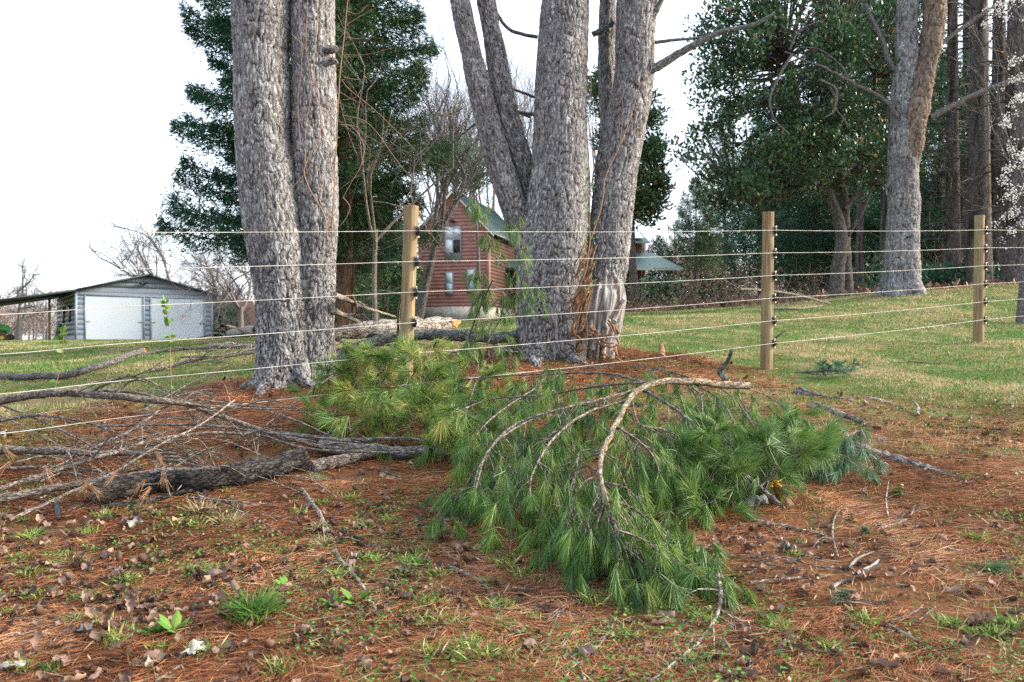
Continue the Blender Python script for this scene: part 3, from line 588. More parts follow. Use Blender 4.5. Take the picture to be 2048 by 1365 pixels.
# left dark conifers
pr = [(0, 2.6), (.2, 3.2), (.35, 3.4), (.5, 2.9), (.68, 2.0), (.85, 1.1), (1, .2)]
conifer('conifer', 'blue-green conifer whose long sprays reach out left of the twin-trunk tree', X(600, 21), 21, 12.5, [(0, 2.6), (.2, 3.15), (.35, 3.0), (.5, 2.8), (.65, 2.3), (.85, 1.4), (1, .3)], .2, .16, 150, .12, FOLB, BARKR, leafn=190, slope=-.02, tipup=.1)
conifer('conifer', 'dark conifer with a reddish trunk between the twin-trunk tree and the log house', X(692, 19), 19, 12, [(0, 1.6), (.22, 2.0), (.35, 2.5), (.55, 2.2), (.7, 1.5), (.88, .9), (1, .2)], .17, .2, 130, .1, FOLD, BARKR, leafn=170, slope=-.12, tipup=.1, dead=26)
mbx = bare_tree('bare_tree', 'tangled leafless sapling with pale crooked twigs in front of the dark conifer', X(752, 15), 15, 6.6, .045, 4, .75, .02, 3, TWIG, fork=.3)
bare_tree('bare_tree', 'thin leafless tree rising between the dark conifer and the leaning stems', X(935, 66), 66, 24, .2, 4, .4, .2, 3, TWIG, fork=.35)
bare_tree('bare_tree', 'leaning leafless tree just left of the log house corner', X(832, 26), 26, 9, .13, 4, .45, .1, 3, BARKB, lean=(.75, 0), fork=.36)
# bare trees behind the garage
bare_tree('bare_tree', 'spreading leafless tree rising behind the garage roof', X(345, 56), 56, 9.8, .2, 5, .6, .03, 3, FTWIG, fork=.2)
bare_tree('bare_tree', 'low leafless tree behind the right end of the garage', X(425, 52), 52, 7.5, .15, 5, .6, .03, 3, FTWIG, fork=.22)
bare_tree('bare_tree', 'rounded leafless tree beyond the open lean-to at far left', X(38, 60), 60, 6.6, .18, 5, .6, .03, 3, FTWIG, fork=.22)
bare_tree('bare_tree', 'leafless tree seen just left of the twin trunks above the white shed', X(482, 40), 40, 6.2, .12, 5, .6, .03, 3, FTWIG, fork=.25)
for k, (px, D, H) in enumerate(((855, 64, 21), (905, 68, 23), (985, 66, 21), (1030, 70, 24), (1195, 60, 19), (960, 72, 21), (880, 74, 25), (1060, 62, 22))):
    bare_tree('bare_tree', ORD[sorted([855, 905, 985, 1030, 1195, 960, 880, 1060]).index(px)] + ' from the left of the slender leafless trees behind the log house', X(px, D), D, H, .13, 4, .33, .3, 3, FTWIG, group='slender leafless trees behind the log house', fork=.35)
# magnolia on the right
def ell(n, c, r, shell=.45):
    d = nrm(rs.normal(0, 1, (n, 3))); return np.array(c) + d * np.array(r) * (shell + (1 - shell) * rs.rand(n, 1) ** .5)
Dm = 19.0; mx, mz = X(1695, Dm), T(X(1695, Dm), Dm) - .05
def loc(px, py, D=Dm, dy=0): return P(px, py, D) - np.array([mx, Dm, mz]) + np.array([0, dy, 0])
cl = np.concatenate([ell(130, loc(1570, 170), (2.1, 2.2, 2.0)), ell(70, loc(1500, 290), (1.6, 1.8, 1.1)), ell(120, loc(1640, 40), (2.4, 2.3, 2.6)), ell(60, loc(1690, 330), (1.7, 1.8, .75)), ell(45, loc(1450, 100), (.7, 1.3, 1.5)), ell(28, loc(1480, 380), (.9, 1.2, .42)), ell(60, loc(1740, 200), (1.3, 2, 2.)), ell(60, loc(1600, -180), (2, 2, 2))])
broadleaf('magnolia_tree', 'big glossy dark-leaved magnolia with several stems beside the forked tree', mx, Dm,
    [([loc(1672, 600), loc(1676, 540), loc(1684, 470), loc(1662, 400), loc(1640, 350), loc(1600, 250), loc(1570, 120)], .17), ([loc(1702, 600, dy=.2), loc(1698, 500, dy=.2), loc(1700, 400, dy=.3), loc(1690, 300, dy=.4), loc(1680, 100, dy=.3)], .14), ([loc(1690, 420), loc(1715, 380), loc(1718, 330), loc(1740, 260), loc(1750, 150)], .06), ([loc(1668, 400), loc(1620, 365), loc(1560, 395), loc(1500, 405), loc(1470, 380)], .055), ([loc(1700, 470, dy=.1), loc(1735, 400), loc(1755, 330), loc(1770, 250)], .05)], cl, .1, FOLM, BARKB, nl=60, cr=.36)
Dm2 = 30.0; mx, mz, Dm = X(1290, Dm2), T(X(1290, Dm2), Dm2) - .05, Dm2
cl = np.concatenate([ell(90, loc(1262, 300, 30), (1.25, 1.6, 2.4)), ell(40, loc(1288, 385, 30), (.8, 1, 1.2)), ell(25, loc(1215, 190, 30), (.8, 1, 1.)), ell(12, loc(1310, 300, 30), (.35, .6, .5))])
broadleaf('magnolia_tree', 'dark magnolia showing between the right stem and the sky, above the porch', mx, 30, [([loc(1270, 600, 30), loc(1262, 450, 30), loc(1265, 300, 30), loc(1262, 150, 30)], .16)], cl, .15, FOLM, BARKB, nl=75, cr=.42)
Dm2 = 36.0; mx, mz, Dm = X(960, Dm2), T(X(960, Dm2), Dm2) - .05, Dm2
cl = ell(40, loc(945, 335, 36), (1.2, 1, 1.2))
broadleaf('holly_tree', 'small olive-green leafy tree behind the peak of the green roof', mx, 36, [([loc(958, 600, 36), loc(955, 480, 36), loc(945, 350, 36)], .1)], cl, .12, FOLP, BARKB, nl=60, cr=.4)
# soft pines behind the right lawn
pp_ = [(0, 1.9), (.3, 2.5), (.6, 2.0), (.85, 1.1), (1, .2)]
for px, D, H, lb in ((1450, 64, 15.5, 'hazy green young pine left of the magnolia, behind the middle post'), (1392, 66, 10.5, 'smaller hazy pine above the end of the porch roof'), (1630, 34, 7.5, 'bright green pine filling the gap below the magnolia limbs'), (1535, 60, 14.5, 'hazy pine directly behind the middle fence post'), (1720, 30, 14, 'tall soft pine seen through the magnolia crown'), (1770, 24, 13, 'tall pine with long boughs left of the forked trunk'), (1880, 30, 8, 'dark pine right of the forked trunk'), (1975, 33, 7.5, 'dark pine behind the blossoming tree')):
    conifer('pine_tree', lb, X(px, D), D, H, pp_, .12, .12 if H < 10 else .3, 95, .15, FOLP if px < 1500 else FOLB, BARKB, leafn=80, slope=.02, flat=.2)
# dark tall pines right
for k, (px, D, r, H) in enumerate(((1905, 22, .17, 15), (1958, 20, .24, 16), (1998, 21.5, .2, 15), (2035, 19, .26, 16), (1935, 25, .18, 15), (2085, 22, .2, 15))):
    conifer('tall_pine', ('dark straight pine trunk with dead lower limbs, ' + ['just right of the forked tree', 'behind the right-hand post, thickest of the row', 'second from the right edge', 'at the right edge of the picture', 'farther back between two thicker pines', 'just outside the right edge', 'thin, half hidden by the forked trunk'][k]), X(px, D), D, H, [(0, 2.2), (.5, 2.2), (1, .3)], r, .6, 30, .15, FOLD, BARKB, leafn=50, dead=44, slope=-.05)
# evergreen wall well behind
for k in range(15):
    px = 1330 + k * 62 + U(-15, 15); D = (74 if px < 1500 else 44) + U(-3, 9)
    conifer('distant_pine', ORD[k] + ' from the left of the dark evergreens far behind the right lawn', X(px, D), D, U(9, 13) * (.7 if px < 1480 else .9 if px < 1600 else .62), pp_, .13, .1, 55, .3, FOLD if k % 3 else FOLB, BARKB, leafn=38, group='evergreens in the woods far behind the lawn', flat=.3)
for k in range(6):
    px = 700 + k * 34; D = 46 + U(-4, 8)
    conifer('distant_pine', ORD[k] + ' from the left of the evergreens between the conifer and the log house', X(665 + k * 27, D + 6), D + 6, U(6.5, 8.5), pp_, .13, .1, 50, .3, FOLD, BARKB, leafn=34, group='evergreens left of the log house', flat=.3)
# blossoming tree
bl = bare_tree('blossoming_tree', 'leafless-looking tree covered in white spring blossom at the right edge', X(2040, 13.5), 13.5, 5.6, .06, 4, .38, .2, 2, TWIGG, lean=(.15, 0), fork=.35)
bl['category'] = 'blossom tree'
mb = MB(); mt = MB(); cc = []
for x0, y0, x1, y1 in ((2070, 30, 1990, -10), (2080, 70, 1968, 20), (2060, -10, 1960, 50), (2075, 120, 2005, 140), (2080, 160, 2000, 175), (2080, 200, 2010, 215), (2070, 230, 2005, 250), (2070, 330, 2000, 365), (2080, 370, 2000, 400), (2070, 420, 1990, 450), (2080, 350, 2012, 430), (2070, 300, 2015, 340), (2060, 440, 2008, 480), (2100, 270, 2020, 300)):
    dd_ = 13.5 + rs.normal(0, .3); q, _ = tube(mt, [P(x0 + 30, y0, dd_), P((x0 + x1) / 2, (y0 + y1) / 2 - 12, dd_), P(x1, y1, dd_)], [.008, .005, .002], 4, 30, wob=.5)
    for i in rs.randint(8, 30, 11): cc.append(q[i] + rs.normal(0, .03, 3))
part(mt, 'flowering_twigs', TWIGG, bl)
c = np.repeat(np.array(cc), 11, 0); n = len(c); c = c + rs.normal(0, .034, (n, 3))
scat(mb, CV, CF, c, orient(rs.normal(0, 1, (n, 3))), U(.02, .034, n), U(0, 1, n)); part(mb, 'blossom', PETAL, bl)
# far woods: one mass of leafless trunks and brush
mb = MB(); n = 520; th = U(-.8, .8, n); dd = U(75, 150, n); x = np.tan(th) * dd; y = dd; zz = terr(x, y)
for k in range(n):
    H = U(6, 10) * (1.0 if x[k] > -5 else .62) ; b = np.array([x[k], y[k], zz[k] - .3]); ln = rs.normal(0, .05, 2)
    tube(mb, [b, b + [ln[0] * H, ln[1], H * .6], b + [ln[0] * H * 2, 0, H]], [.14, .09, .02], 3, 4, cap=False)
base = np.repeat(np.stack([x, y, zz], -1), 110, 0); m = len(base); f = U(.15, 1, m); base[:, 2] += f * 7 * np.where(base[:, 0] > -5, 1.0, .62); base[:, :2] += rs.normal(0, 1.1, (m, 2))
strips(mb, base, nrm(np.stack([rs.normal(0, .6, m), rs.normal(0, .6, m), np.abs(rs.normal(.8, .4, m))], -1)), U(.8, 2.2, m), .035, 0, U(0, 1, m), True)
mb.build('far_woods', m_leaf('far_woods_wood', [(0, (.13, .105, .1)), (1, (.25, .2, .18))], .9, .1, 0, .3, .05), kind='stuff', label='hazy leafless woods far beyond the buildings', cat='woods')
# brush piles and shrubs beyond lawn
def shrub(name, label, px, py, D, w, h, n, mat, leafmat=None, nl=0, ls=.03):
    x_, y_ = X(px, D), D; z_ = T(x_, y_); t = thing(name, label, 'shrub', (x_, y_, z_ - .03)); mb = MB()
    for k in range(n):
        b = np.array([rs.normal(0, w * .4), rs.normal(0, w * .25), 0]); d = nrm(np.array([rs.normal(0, .6), rs.normal(0, .5), U(.3, 1.1)]))
        branchy(mb, b, d, h * U(.4, .8), .012, 1, .6, .0, 3, .25, 3)
    mb.build('twigs', mat, t)
    if nl:
        p = np.stack([rs.normal(0, w * .5, nl), rs.normal(0, w * .3, nl), U(.1, h, nl)], -1); mb = MB(); scat(mb, LV, LF, p, orient(rs.normal(0, 1, (nl, 3))), U(.6, 1.3, nl) * ls, U(0, 1, nl)); mb.build('leaves', leafmat, t)
    return t
shrub('brush_thicket', 'tangled bare brush below the porch roof', 1330, 600, 24, 2.0, .45, 40, TWIG, DEADL, 500, .05)
shrub('brush_thicket', 'tan leafless thicket left of the middle fence post', 1440, 600, 23, 1.9, 1.2, 50, TWIG, DEADL, 900, .05)
shrub('brush_thicket', 'grey leafless thicket right of the middle fence post', 1600, 600, 24, 2.2, 1.3, 50, TWIG)
shrub('evergreen_shrub', 'dark leafy shrub beneath the edge of the porch roof', 1322, 580, 34, 1.4, 1.15, 16, TWIG, FOLM, 1500, .12)
shrub('evergreen_shrub', 'low green shrub at the foot of the dark pines by the right post', 1900, 560, 21, 2.0, .55, 16, TWIG, FOLB, 2200, .09)
shrub('brush_thicket', 'dim leafless undergrowth behind the forked tree', 1860, 560, 24, 3.0, 1.6, 60, TWIG)
shrub('evergreen_shrub', 'rounded green shrub beside the right end of the garage', 445, 640, 50, 1.3, 2.0, 12, TWIG, FOLB, 2200, .14)
shrub('brush_thicket', 'thicket of bare stems between the reddish trunk and the log house', 735, 600, 30, 1.8, 2.4, 46, TWIG)
shrub('brush_thicket', 'leafless brush in front of the white steep-roofed shed', 500, 640, 46, 2.2, 2.4, 40, FTWIG)

# ------------------------------------------------------------------ fence
FP0 = np.array([-.795, 6.46]); FD = np.array([3.413, 2.26])
fn = thing('wire_fence', 'round-post fence strung with six white wires across the picture', 'fence', (FP0[0], FP0[1], T(*FP0)))
# post bases / tops from wire heights:  z of top wire and bottom wire at each post
def wz(t, k):   # k=0 top .. 5 bottom, relative to the world
    D = FP0[1] + FD[1] * t; px = 1024 + F * (FP0[0] + FD[0] * t) / D
    s = F * .23 / D; top = 465 + (5 if px < 100 else 0) - 3 * (px - 800) / 1100 * (px > 800)
    return CZ - (top + k * s * (1.0) - HY) / F * D
def wire_xyz(t, k): q = FP0 + FD * t; return np.array([q[0], q[1], wz(t, k)])
off = np.array([FD[1], -FD[0]]); off = off / np.linalg.norm(off)   # towards the camera
for t_, lean, r in ((-2, .02, .066), (-1, .02, .066), (0, -.035, .058), (1, -.012, .062), (2, -.01, .062), (3, 0, .066)):
    q = FP0 + FD * t_; top = wz(t_, 0) + (.135 if t_ <= 0 else .13); zb = T(*q) - .3; mb = MB()
    def pd(bc, th, v, rr): return vn(bc * [14, 14, 1.5], 7) * .003 + vn(bc * [3, 3, 1], 8) * .004, .5 + 0 * bc[..., 0]
    lx = lambda z: -lean * (z - wz(t_, 2))*-1
    p0 = np.array([q[0] + lean * (zb - wz(t_, 0)) * -1 * -1 * -1 * 0, q[1], zb])
    cx = lambda z: q[0] + (-lean) * (z - wz(t_, 3))
    tube(mb, [(cx(zb), q[1], zb), (cx((zb + top) / 2), q[1], (zb + top) / 2), (cx(top - .006), q[1], top - .006), (cx(top), q[1], top)], [r * 1.05, r, r * .98, r * .93], 36, 40, disp=pd)
    po = part(mb, 'post', POSTW, fn)
    for k in range(6):
        zk = wz(t_, k); bx, by = cx(zk) + off[0] * (r + .002) + .018 * FD[0] / 4.09 + .012, q[1] + off[1] * (r + .002) + .018 * FD[1] / 4.09
        mb = MB(); tube(mb, [(bx, by + .008, zk - .032), (bx, by + .004, zk), (bx, by + .008, zk + .032)], [.011, .018, .011], 10, 9)
        a = np.linspace(0, 2 * np.pi, 13); u = np.array([off[0], off[1], 0]); tube(mb, [np.array([bx, by, zk]) + u * (.012 + .016 * math.cos(q_)) + np.array([0, 0, .019 * math.sin(q_)]) for q_ in a], .0058, 6, 26, cap=False)
        io = mb.build('insulator', BLACKP, None, True); reparent(io, fn); io.parent = po; io.matrix_parent_inverse = __import__('mathutils').Matrix.Identity(4)
        mb = MB()
        for s_ in (-1, 1): tube(mb, [(bx, by + .01, zk + s_ * .042), (bx + off[0] * .014, by + off[1] * .014, zk + s_ * .042)], [.0085, .0075], 8, 3)
        sc = mb.build('screw', STEEL, None, True); sc.parent = io
for k in range(6):
    mb = MB(); pts = []
    for t_ in np.arange(-2, 3.01, .125):
        f = t_ - math.floor(t_); sag = -.012 * 4 * f * (1 - f); q = wire_xyz(t_, k); pts.append(q + np.array([off[0] * .088, off[1] * .088, sag]))
    tube(mb, pts, .0025, 6, 160); part(mb, 'wire', WIRE, fn)

# ------------------------------------------------------------------ garage
ga = math.radians(34); gt = thing('garage', 'blue-grey metal garage with two white roll-up doors and an open lean-to on the left', 'garage', (-23.13, 45, CZ + .4), ga)
GH = 2.58; PK = 3.52; W_ = 7.09
def rowpanel(mb, xl, xr, z0, z1, pitch, depth, y=0, prof='lap'):
    """ribbed wall facing -y; xl/xr callables of z"""
    zs = []; ys = []; z_ = z0
    while z_ < z1 - 1e-6:
        h = min(pitch, z1 - z_)
        if prof == 'lap': a = [(0, 0), (.8, 0), (.86, depth), (.94, depth), (1, 0)]
        elif prof == 'log': a = [(i / 8, -depth * math.sin(math.pi * i / 8)) for i in range(9)]
        else: a = [(0, 0), (.5, -depth), (1, 0)]
        for f, o in a[:-1]: zs.append(z_ + f * h); ys.append(y + o)
        z_ += h
    zs.append(z1); ys.append(y); zs = np.array(zs); ys = np.array(ys)
    V = np.array([[(xl(q), yy, q), (xr(q), yy, q)] for q, yy in zip(zs, ys)]).reshape(-1, 3); n = len(zs)
    f = [(2 * i, 2 * i + 1, 2 * i + 3, 2 * i + 2) for i in range(n - 1)]; mb.add(V, np.array(f))
mb = MB(); c_ = lambda v: (lambda z: v)
D1, D2, E1, E2 = .52, 3.36, 3.80, 6.62; DH = 2.36
for a, b in ((.0, D1 - .08), (D2 + .08, E1 - .08), (E2 + .08, W_)): rowpanel(mb, c_(a), c_(b), 0, DH + .06, .27, .03)
rowpanel(mb, c_(0), c_(W_), DH + .06, GH, .27, .03)
rowpanel(mb, lambda z: (z - GH) / (PK - GH) * W_ / 2, lambda z: W_ - (z - GH) / (PK - GH) * W_ / 2, GH, PK, .27, .03)
box(mb, 0, W_, .12, 8.5, 0, .02); box(mb, W_ - .05, W_ - .002, .05, 8.5, 0, GH); box(mb, 0, W_, 8.4, 8.5, 0, GH)
n0 = mb.n
m2 = MB(); rowpanel(m2, c_(0), c_(8.5), 0, GH - .03, .27, .03); V = np.concatenate(m2.v); V2 = np.stack([V[:, 1] + .0, 8.5 - V[:, 0], V[:, 2]], -1); mb.add(V2, np.concatenate(m2.q))
mb.build('wall', GWALL, gt)
mb = MB()
for a in (-.02, W_ - .1): box(mb, a, a + .12, -.03, .03, 0, GH)
box(mb, .1, W_ - .1, -.028, .03, DH + .0, DH + .0599)
for a, b in ((D1, D2), (E1, E2)):
    box(mb, a - .08, a, -.035, .04, 0, DH); box(mb, b, b + .08, -.035, .04, 0, DH)
mb.build('trim', GTRIM, gt)
for a, b in ((D1, D2), (E1, E2)):
    mb = MB(); rowpanel(mb, c_(a), c_(b), .02, DH, .236, .008, .03, 'zig'); d_ = mb.build('roll_up_door', GDOOR, gt)
    for xx in (a + .12, b - .12):
        mb = MB(); tube(mb, [(xx - .09, -.02, 1.0), (xx, -.035, 1.0), (xx + .09, -.02, 1.0)], .025, 6, 6); mb.build('handle', m_plain('brass_handle', (.45, .3, .12), .4, .1, 5) if 'brass_handle' not in bpy.data.materials else bpy.data.materials['brass_handle'], d_)
def slab(mb, A_, B_, y0, y1, th):
    (x0, z0), (x1, z1) = A_, B_
    v = [(x0, y0, z0), (x1, y0, z1), (x1, y1, z1), (x0, y1, z0), (x0, y0, z0 + th), (x1, y0, z1 + th), (x1, y1, z1 + th), (x0, y1, z0 + th)]
    mb.add(v, [(0, 3, 2, 1), (4, 5, 6, 7), (0, 1, 5, 4), (2, 3, 7, 6), (1, 2, 6, 5), (3, 0, 4, 7)])
mb = MB(); slab(mb, (0, GH + .01), (W_ / 2, PK + .03), -.35, 8.8, .09); slab(mb, (W_ / 2, PK + .03), (W_ + .35, GH - .07), -.35, 8.8, .09); mb.build('roof', GROOF, gt)
mb = MB(); slab(mb, (-4.6, 1.72), (-.001, GH + .0), -.35, 8.8, .09); mb.build('lean_to_roof', GROOF, gt)
mb = MB(); tube(mb, [(3.4, -.05, 3.08), (3.4, -.25, 3.12)], .05, 8, 4); box(mb, 3.15, 3.34, -.32, -.12, 3.05, 3.15); box(mb, 3.46, 3.65, -.32, -.12, 3.09, 3.19); mb.build('flood_light', DARK, gt)
mb = MB(); box(mb, -.95, -.83, 3.2, 3.32, 0, 2.32); box(mb, -4.45, -4.33, .1, .22, 0, 1.72); box(mb, -4.45, -4.33, 8, 8.12, 0, 1.72); mb.build('post', m_plain('yellow_pine_post', (.45, .38, .2), .7, .15, 5), gt)
for yy in (1.9, 4.6):
    mb = MB(); box(mb, -.045, -.012, yy, yy + .8, 1.0, 1.9); wn = mb.build('window', DARK, gt); mb = MB(); box(mb, -.055, -.046, yy + .08, yy + .72, 1.08, 1.82); mb.build('pane', GLASS, wn)
# leaning grey panel beside the garage side wall
mb = MB(); q = np.array([-22.9 - 5.2, 51.0]); tube(mb, [(0, 0, 0), (.25, 0, .95)], [.16, .14], 4, 3); o = mb.build('leaning_panel', FRAMEB, label='grey board leaning on the shaded side wall under the lean-to', cat='board'); o.location = (-26.4, 49.2, T(-26.4, 49.2))
# white steep-roofed shed
sh = thing('white_shed', 'small white steep-roofed shed with brown shingles beyond the garage', 'shed', (X(452, 56), 56, CZ + .55), math.radians(-24))
mb = MB(); hw, H = .95, 2.55; dp = 2.6
mb.add([(-hw, 0, 0), (hw, 0, 0), (0, 0, H)], np.array([(0, 1, 2)])); mb.add([(-hw, dp, 0), (hw, dp, 0), (0, dp, H)], np.array([(0, 2, 1)])); box(mb, -hw + .05, hw - .05, .05, dp - .05, .0, .05); mb.build('wall', WHITEP, sh)
mb = MB(); slab(mb, (-.02, H), (hw + .1, -.05), -.12, dp, .1); mb.build('roof', BROWNR, sh, label='brown shingled slope')
mb = MB(); slab(mb, (-hw - .1, -.05), (-.02, H), -.12, dp, .1); mb.build('roof', GTRIM, sh, label='pale slope edge')
mb = MB(); box(mb, -.2, .2, -.03, -.005, .6, 1.05); mb.build('window', FRAMEB, sh)
# tractor
tr = thing('riding_mower', 'green and yellow riding mower parked at the far left edge', 'riding mower', (X(-18, 44), 44, T(X(-18, 44), 44) - .06), math.radians(8))
mb = MB(); box(mb, -.5, .45, -.3, .3, .35, .62); tube(mb, [(.1, 0, .62), (.5, 0, .66), (.85, 0, .6)], [.27, .27, .2], 12, 8); mb.build('body', TGREEN, tr, True)
mb = MB(); box(mb, -.55, -.15, -.24, .24, .62, .72); tube(mb, [(-.52, 0, .7), (-.62, 0, 1.25)], [.24, .2], 8, 4); mb.build('seat', TYELL, tr)
mb = MB(); box(mb, -.25, .6, -.55, .55, .12, .26); mb.build('mower_deck', TYELL, tr)
for a, r in ((-.45, .3), (.75, .2)):
    for s_ in (-1, 1):
        mb = MB(); tube(mb, [(a, s_ * .36, r), (a, s_ * .52, r)], [r, r], 20, 4); wh = mb.build('wheel', BLACKP, tr, True); mb = MB(); tube(mb, [(a, s_ * .53, r), (a, s_ * .545, r)], [r * .5, r * .5], 14, 3); mb.build('rim', TYELL, wh)
mb = MB(); tube(mb, [(.12, 0, .8), (-.02, 0, 1.05)], .02, 6, 4); a = np.linspace(0, 2 * np.pi, 13); tube(mb, [(-.03 + .06 * math.cos(q), .17 * math.sin(q), 1.05 + .12 * math.cos(q)) for q in a], .015, 5, 26); mb.build('steering_wheel', BLACKP, tr)
# ------------------------------------------------------------------ log house
HD = 55; ha = math.radians(-16); hx = X(977, HD); hz = CZ + (HY - 613) / F * HD
hs = thing('log_house', 'red-brown log house with green metal roofs and a long porch behind the big middle tree', 'log house', (hx, HD, hz), ha)
HW = 4.75; EV = (613 - 458) / F * HD; PKH = EV + 2.5
mb = MB(); rowpanel(mb, c_(-HW), c_(0), 0, EV, .235, .07, 0, 'log'); rowpanel(mb, lambda z: -HW + (z - EV) / (PKH - EV) * HW / 2, lambda z: -(z - EV) / (PKH - EV) * HW / 2, EV, PKH, .235, .07, 0, 'log')
mb.build('gable_wall', LOGM, hs, True)
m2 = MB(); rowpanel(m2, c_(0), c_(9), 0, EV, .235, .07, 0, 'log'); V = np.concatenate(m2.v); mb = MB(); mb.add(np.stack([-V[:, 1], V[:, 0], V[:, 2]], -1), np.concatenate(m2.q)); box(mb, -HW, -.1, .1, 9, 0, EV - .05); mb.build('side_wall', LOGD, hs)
mb = MB(); box(mb, -.1, .1, -.12, .08, 0, EV); box(mb, -HW - .1, -HW + .1, -.12, .08, 0, EV); mb.build('corner_logs', LOGM, hs)
mb = MB(); box(mb, -HW - .03, .03, -.1, 9, -1.0, -.001); mb.build('foundation', STONE, hs)
def ribroof(mb, A_, B_, y0, y1, th=.08, rib=.35):
    slab(mb, A_, B_, y0, y1, th); y_ = y0 + .02
    while y_ < y1: slab(mb, (A_[0], A_[1] + th), (B_[0], B_[1] + th), y_, y_ + .05, .04); y_ += rib
mb = MB(); ribroof(mb, (-HW / 2, PKH + .06), (.45, EV - .42), -.35, 9.3); ribroof(mb, (-HW - .45, EV - .42), (-HW / 2, PKH + .06), -.35, 9.3); mb.build('roof', GREENR, hs)
mb = MB(); slab(mb, (-HW / 2, PKH - .12), (.45, EV - .6), -.36, -.30, .17); slab(mb, (-HW - .45, EV - .6), (-HW / 2, PKH - .12), -.36, -.30, .17); mb.build('rake_board', m_plain('pale_rake_board', (.45, .4, .34), .7, .1, 3), hs)
def win(x0, x1, z0, z1, panes, low=0, y=-.12):
    mb = MB(); box(mb, x0, x1, y - .03, y + .12, z0, z1); f = mb.build('window', FRAMEB, hs); k = len(panes)
    for i, c in enumerate(panes):
        a = x0 + .07 + (x1 - x0 - .07) * i / k; b = x0 + (x1 - x0 - .07) * (i + 1) / k; zl = z0 + low + .06; zm = (zl + z1) / 2
        mb = MB(); box(mb, a, b, y - .04, y - .031, zl, zm - .03); mb.build('pane', c, f); mb = MB(); box(mb, a, b, y - .04, y - .031, zm + .03, z1 - .06); mb.build('pane', GLASSW, f)
sx = HD / F; win(-2.95, -1.83, (613 - 520) * sx, (613 - 450) * sx, [GLASSW, DARK], .45); win(-2.9, -2.38, (613 - 589) * sx, (613 - 543) * sx, [GLASS]); win(-1.45, -.86, (613 - 585) * sx, (613 - 538) * sx, [GLASS])
mb = MB(); tube(mb, [(-2.5, -.1, (613 - 439) * sx), (-2.5, -.3, (613 - 441) * sx)], .09, 8, 4); tube(mb, [(-2.4, -.1, (613 - 439) * sx), (-2.25, -.3, (613 - 443) * sx)], .08, 8, 4); mb.build('flood_light', DARK, hs)
# wing and porch, in world axes relative to house (use inverse rotation by building an aligned child frame)
def hv(px, py, D):
    p = P(px, py, D) - np.array([hx, HD, hz]); c, s = math.cos(-ha), math.sin(-ha); return (p[0] * c - p[1] * s, p[0] * s + p[1] * c, p[2])
def prism(mb, front, back):
    n = len(front); V = list(front) + list(back); f = [(i, (i + 1) % n, n + (i + 1) % n, n + i) for i in range(n)]; mb.add(V, np.array(f)); 
    if n == 4: mb.add(V, np.array([(3, 2, 1, 0), (4, 5, 6, 7)]))
m2 = MB(); rowpanel(m2, c_(0), c_(9.7), 0, 4.6, .235, .07, 0, 'log'); V = np.concatenate(m2.v); o0 = P(1005, 613, 62); V = V + o0 - np.array([hx, HD, hz]); c, s = math.cos(-ha), math.sin(-ha)
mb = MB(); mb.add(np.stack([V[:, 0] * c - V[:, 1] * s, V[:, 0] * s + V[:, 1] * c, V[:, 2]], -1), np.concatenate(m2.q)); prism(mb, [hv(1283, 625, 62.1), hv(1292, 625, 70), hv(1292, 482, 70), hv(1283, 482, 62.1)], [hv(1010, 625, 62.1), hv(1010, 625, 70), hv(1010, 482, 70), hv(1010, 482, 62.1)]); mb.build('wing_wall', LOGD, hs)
mb = MB(); prism(mb, [hv(990, 484, 61), hv(1300, 484, 61), hv(1262, 446, 66), hv(990, 446, 66)], [hv(990, 487, 61), hv(1300, 487, 61), hv(1262, 449, 66), hv(990, 449, 66)]); mb.build('wing_roof', GREENR, hs)
mb = MB(); prism(mb, [hv(1268, 478, 61.2), hv(1288, 478, 61.2), hv(1268, 456, 64.5), hv(1256, 456, 64.5)], [hv(1268, 476, 61.1), hv(1288, 476, 61.1), hv(1268, 454, 64.4), hv(1256, 454, 64.4)]); mb.build('skylight', WHITEP, hs)
mb = MB(); prism(mb, [hv(1010, 536, 58.5), hv(1366, 536, 58.5), hv(1305, 506, 62), hv(1010, 504, 62)], [hv(1010, 541, 58.5), hv(1366, 541, 58.5), hv(1305, 511, 62), hv(1010, 509, 62)]); mb.build('porch_roof', GREENR, hs)
for px in (1180, 1287, 1345):
    mb = MB(); a = np.array(hv(px, 541, 59)); tube(mb, [(a[0], a[1], a[2] - 3.0), tuple(a)], .11, 8, 4); mb.build('porch_post', LOGD, hs)
mb = MB(); a = np.array(hv(1010, 610, 60)); b = np.array(hv(1350, 610, 60)); tube(mb, [a, b], .06, 6, 4); tube(mb, [a + [0, 0, -.5], b + [0, 0, -.5]], .06, 6, 4); mb.build('porch_rail', LOGD, hs)

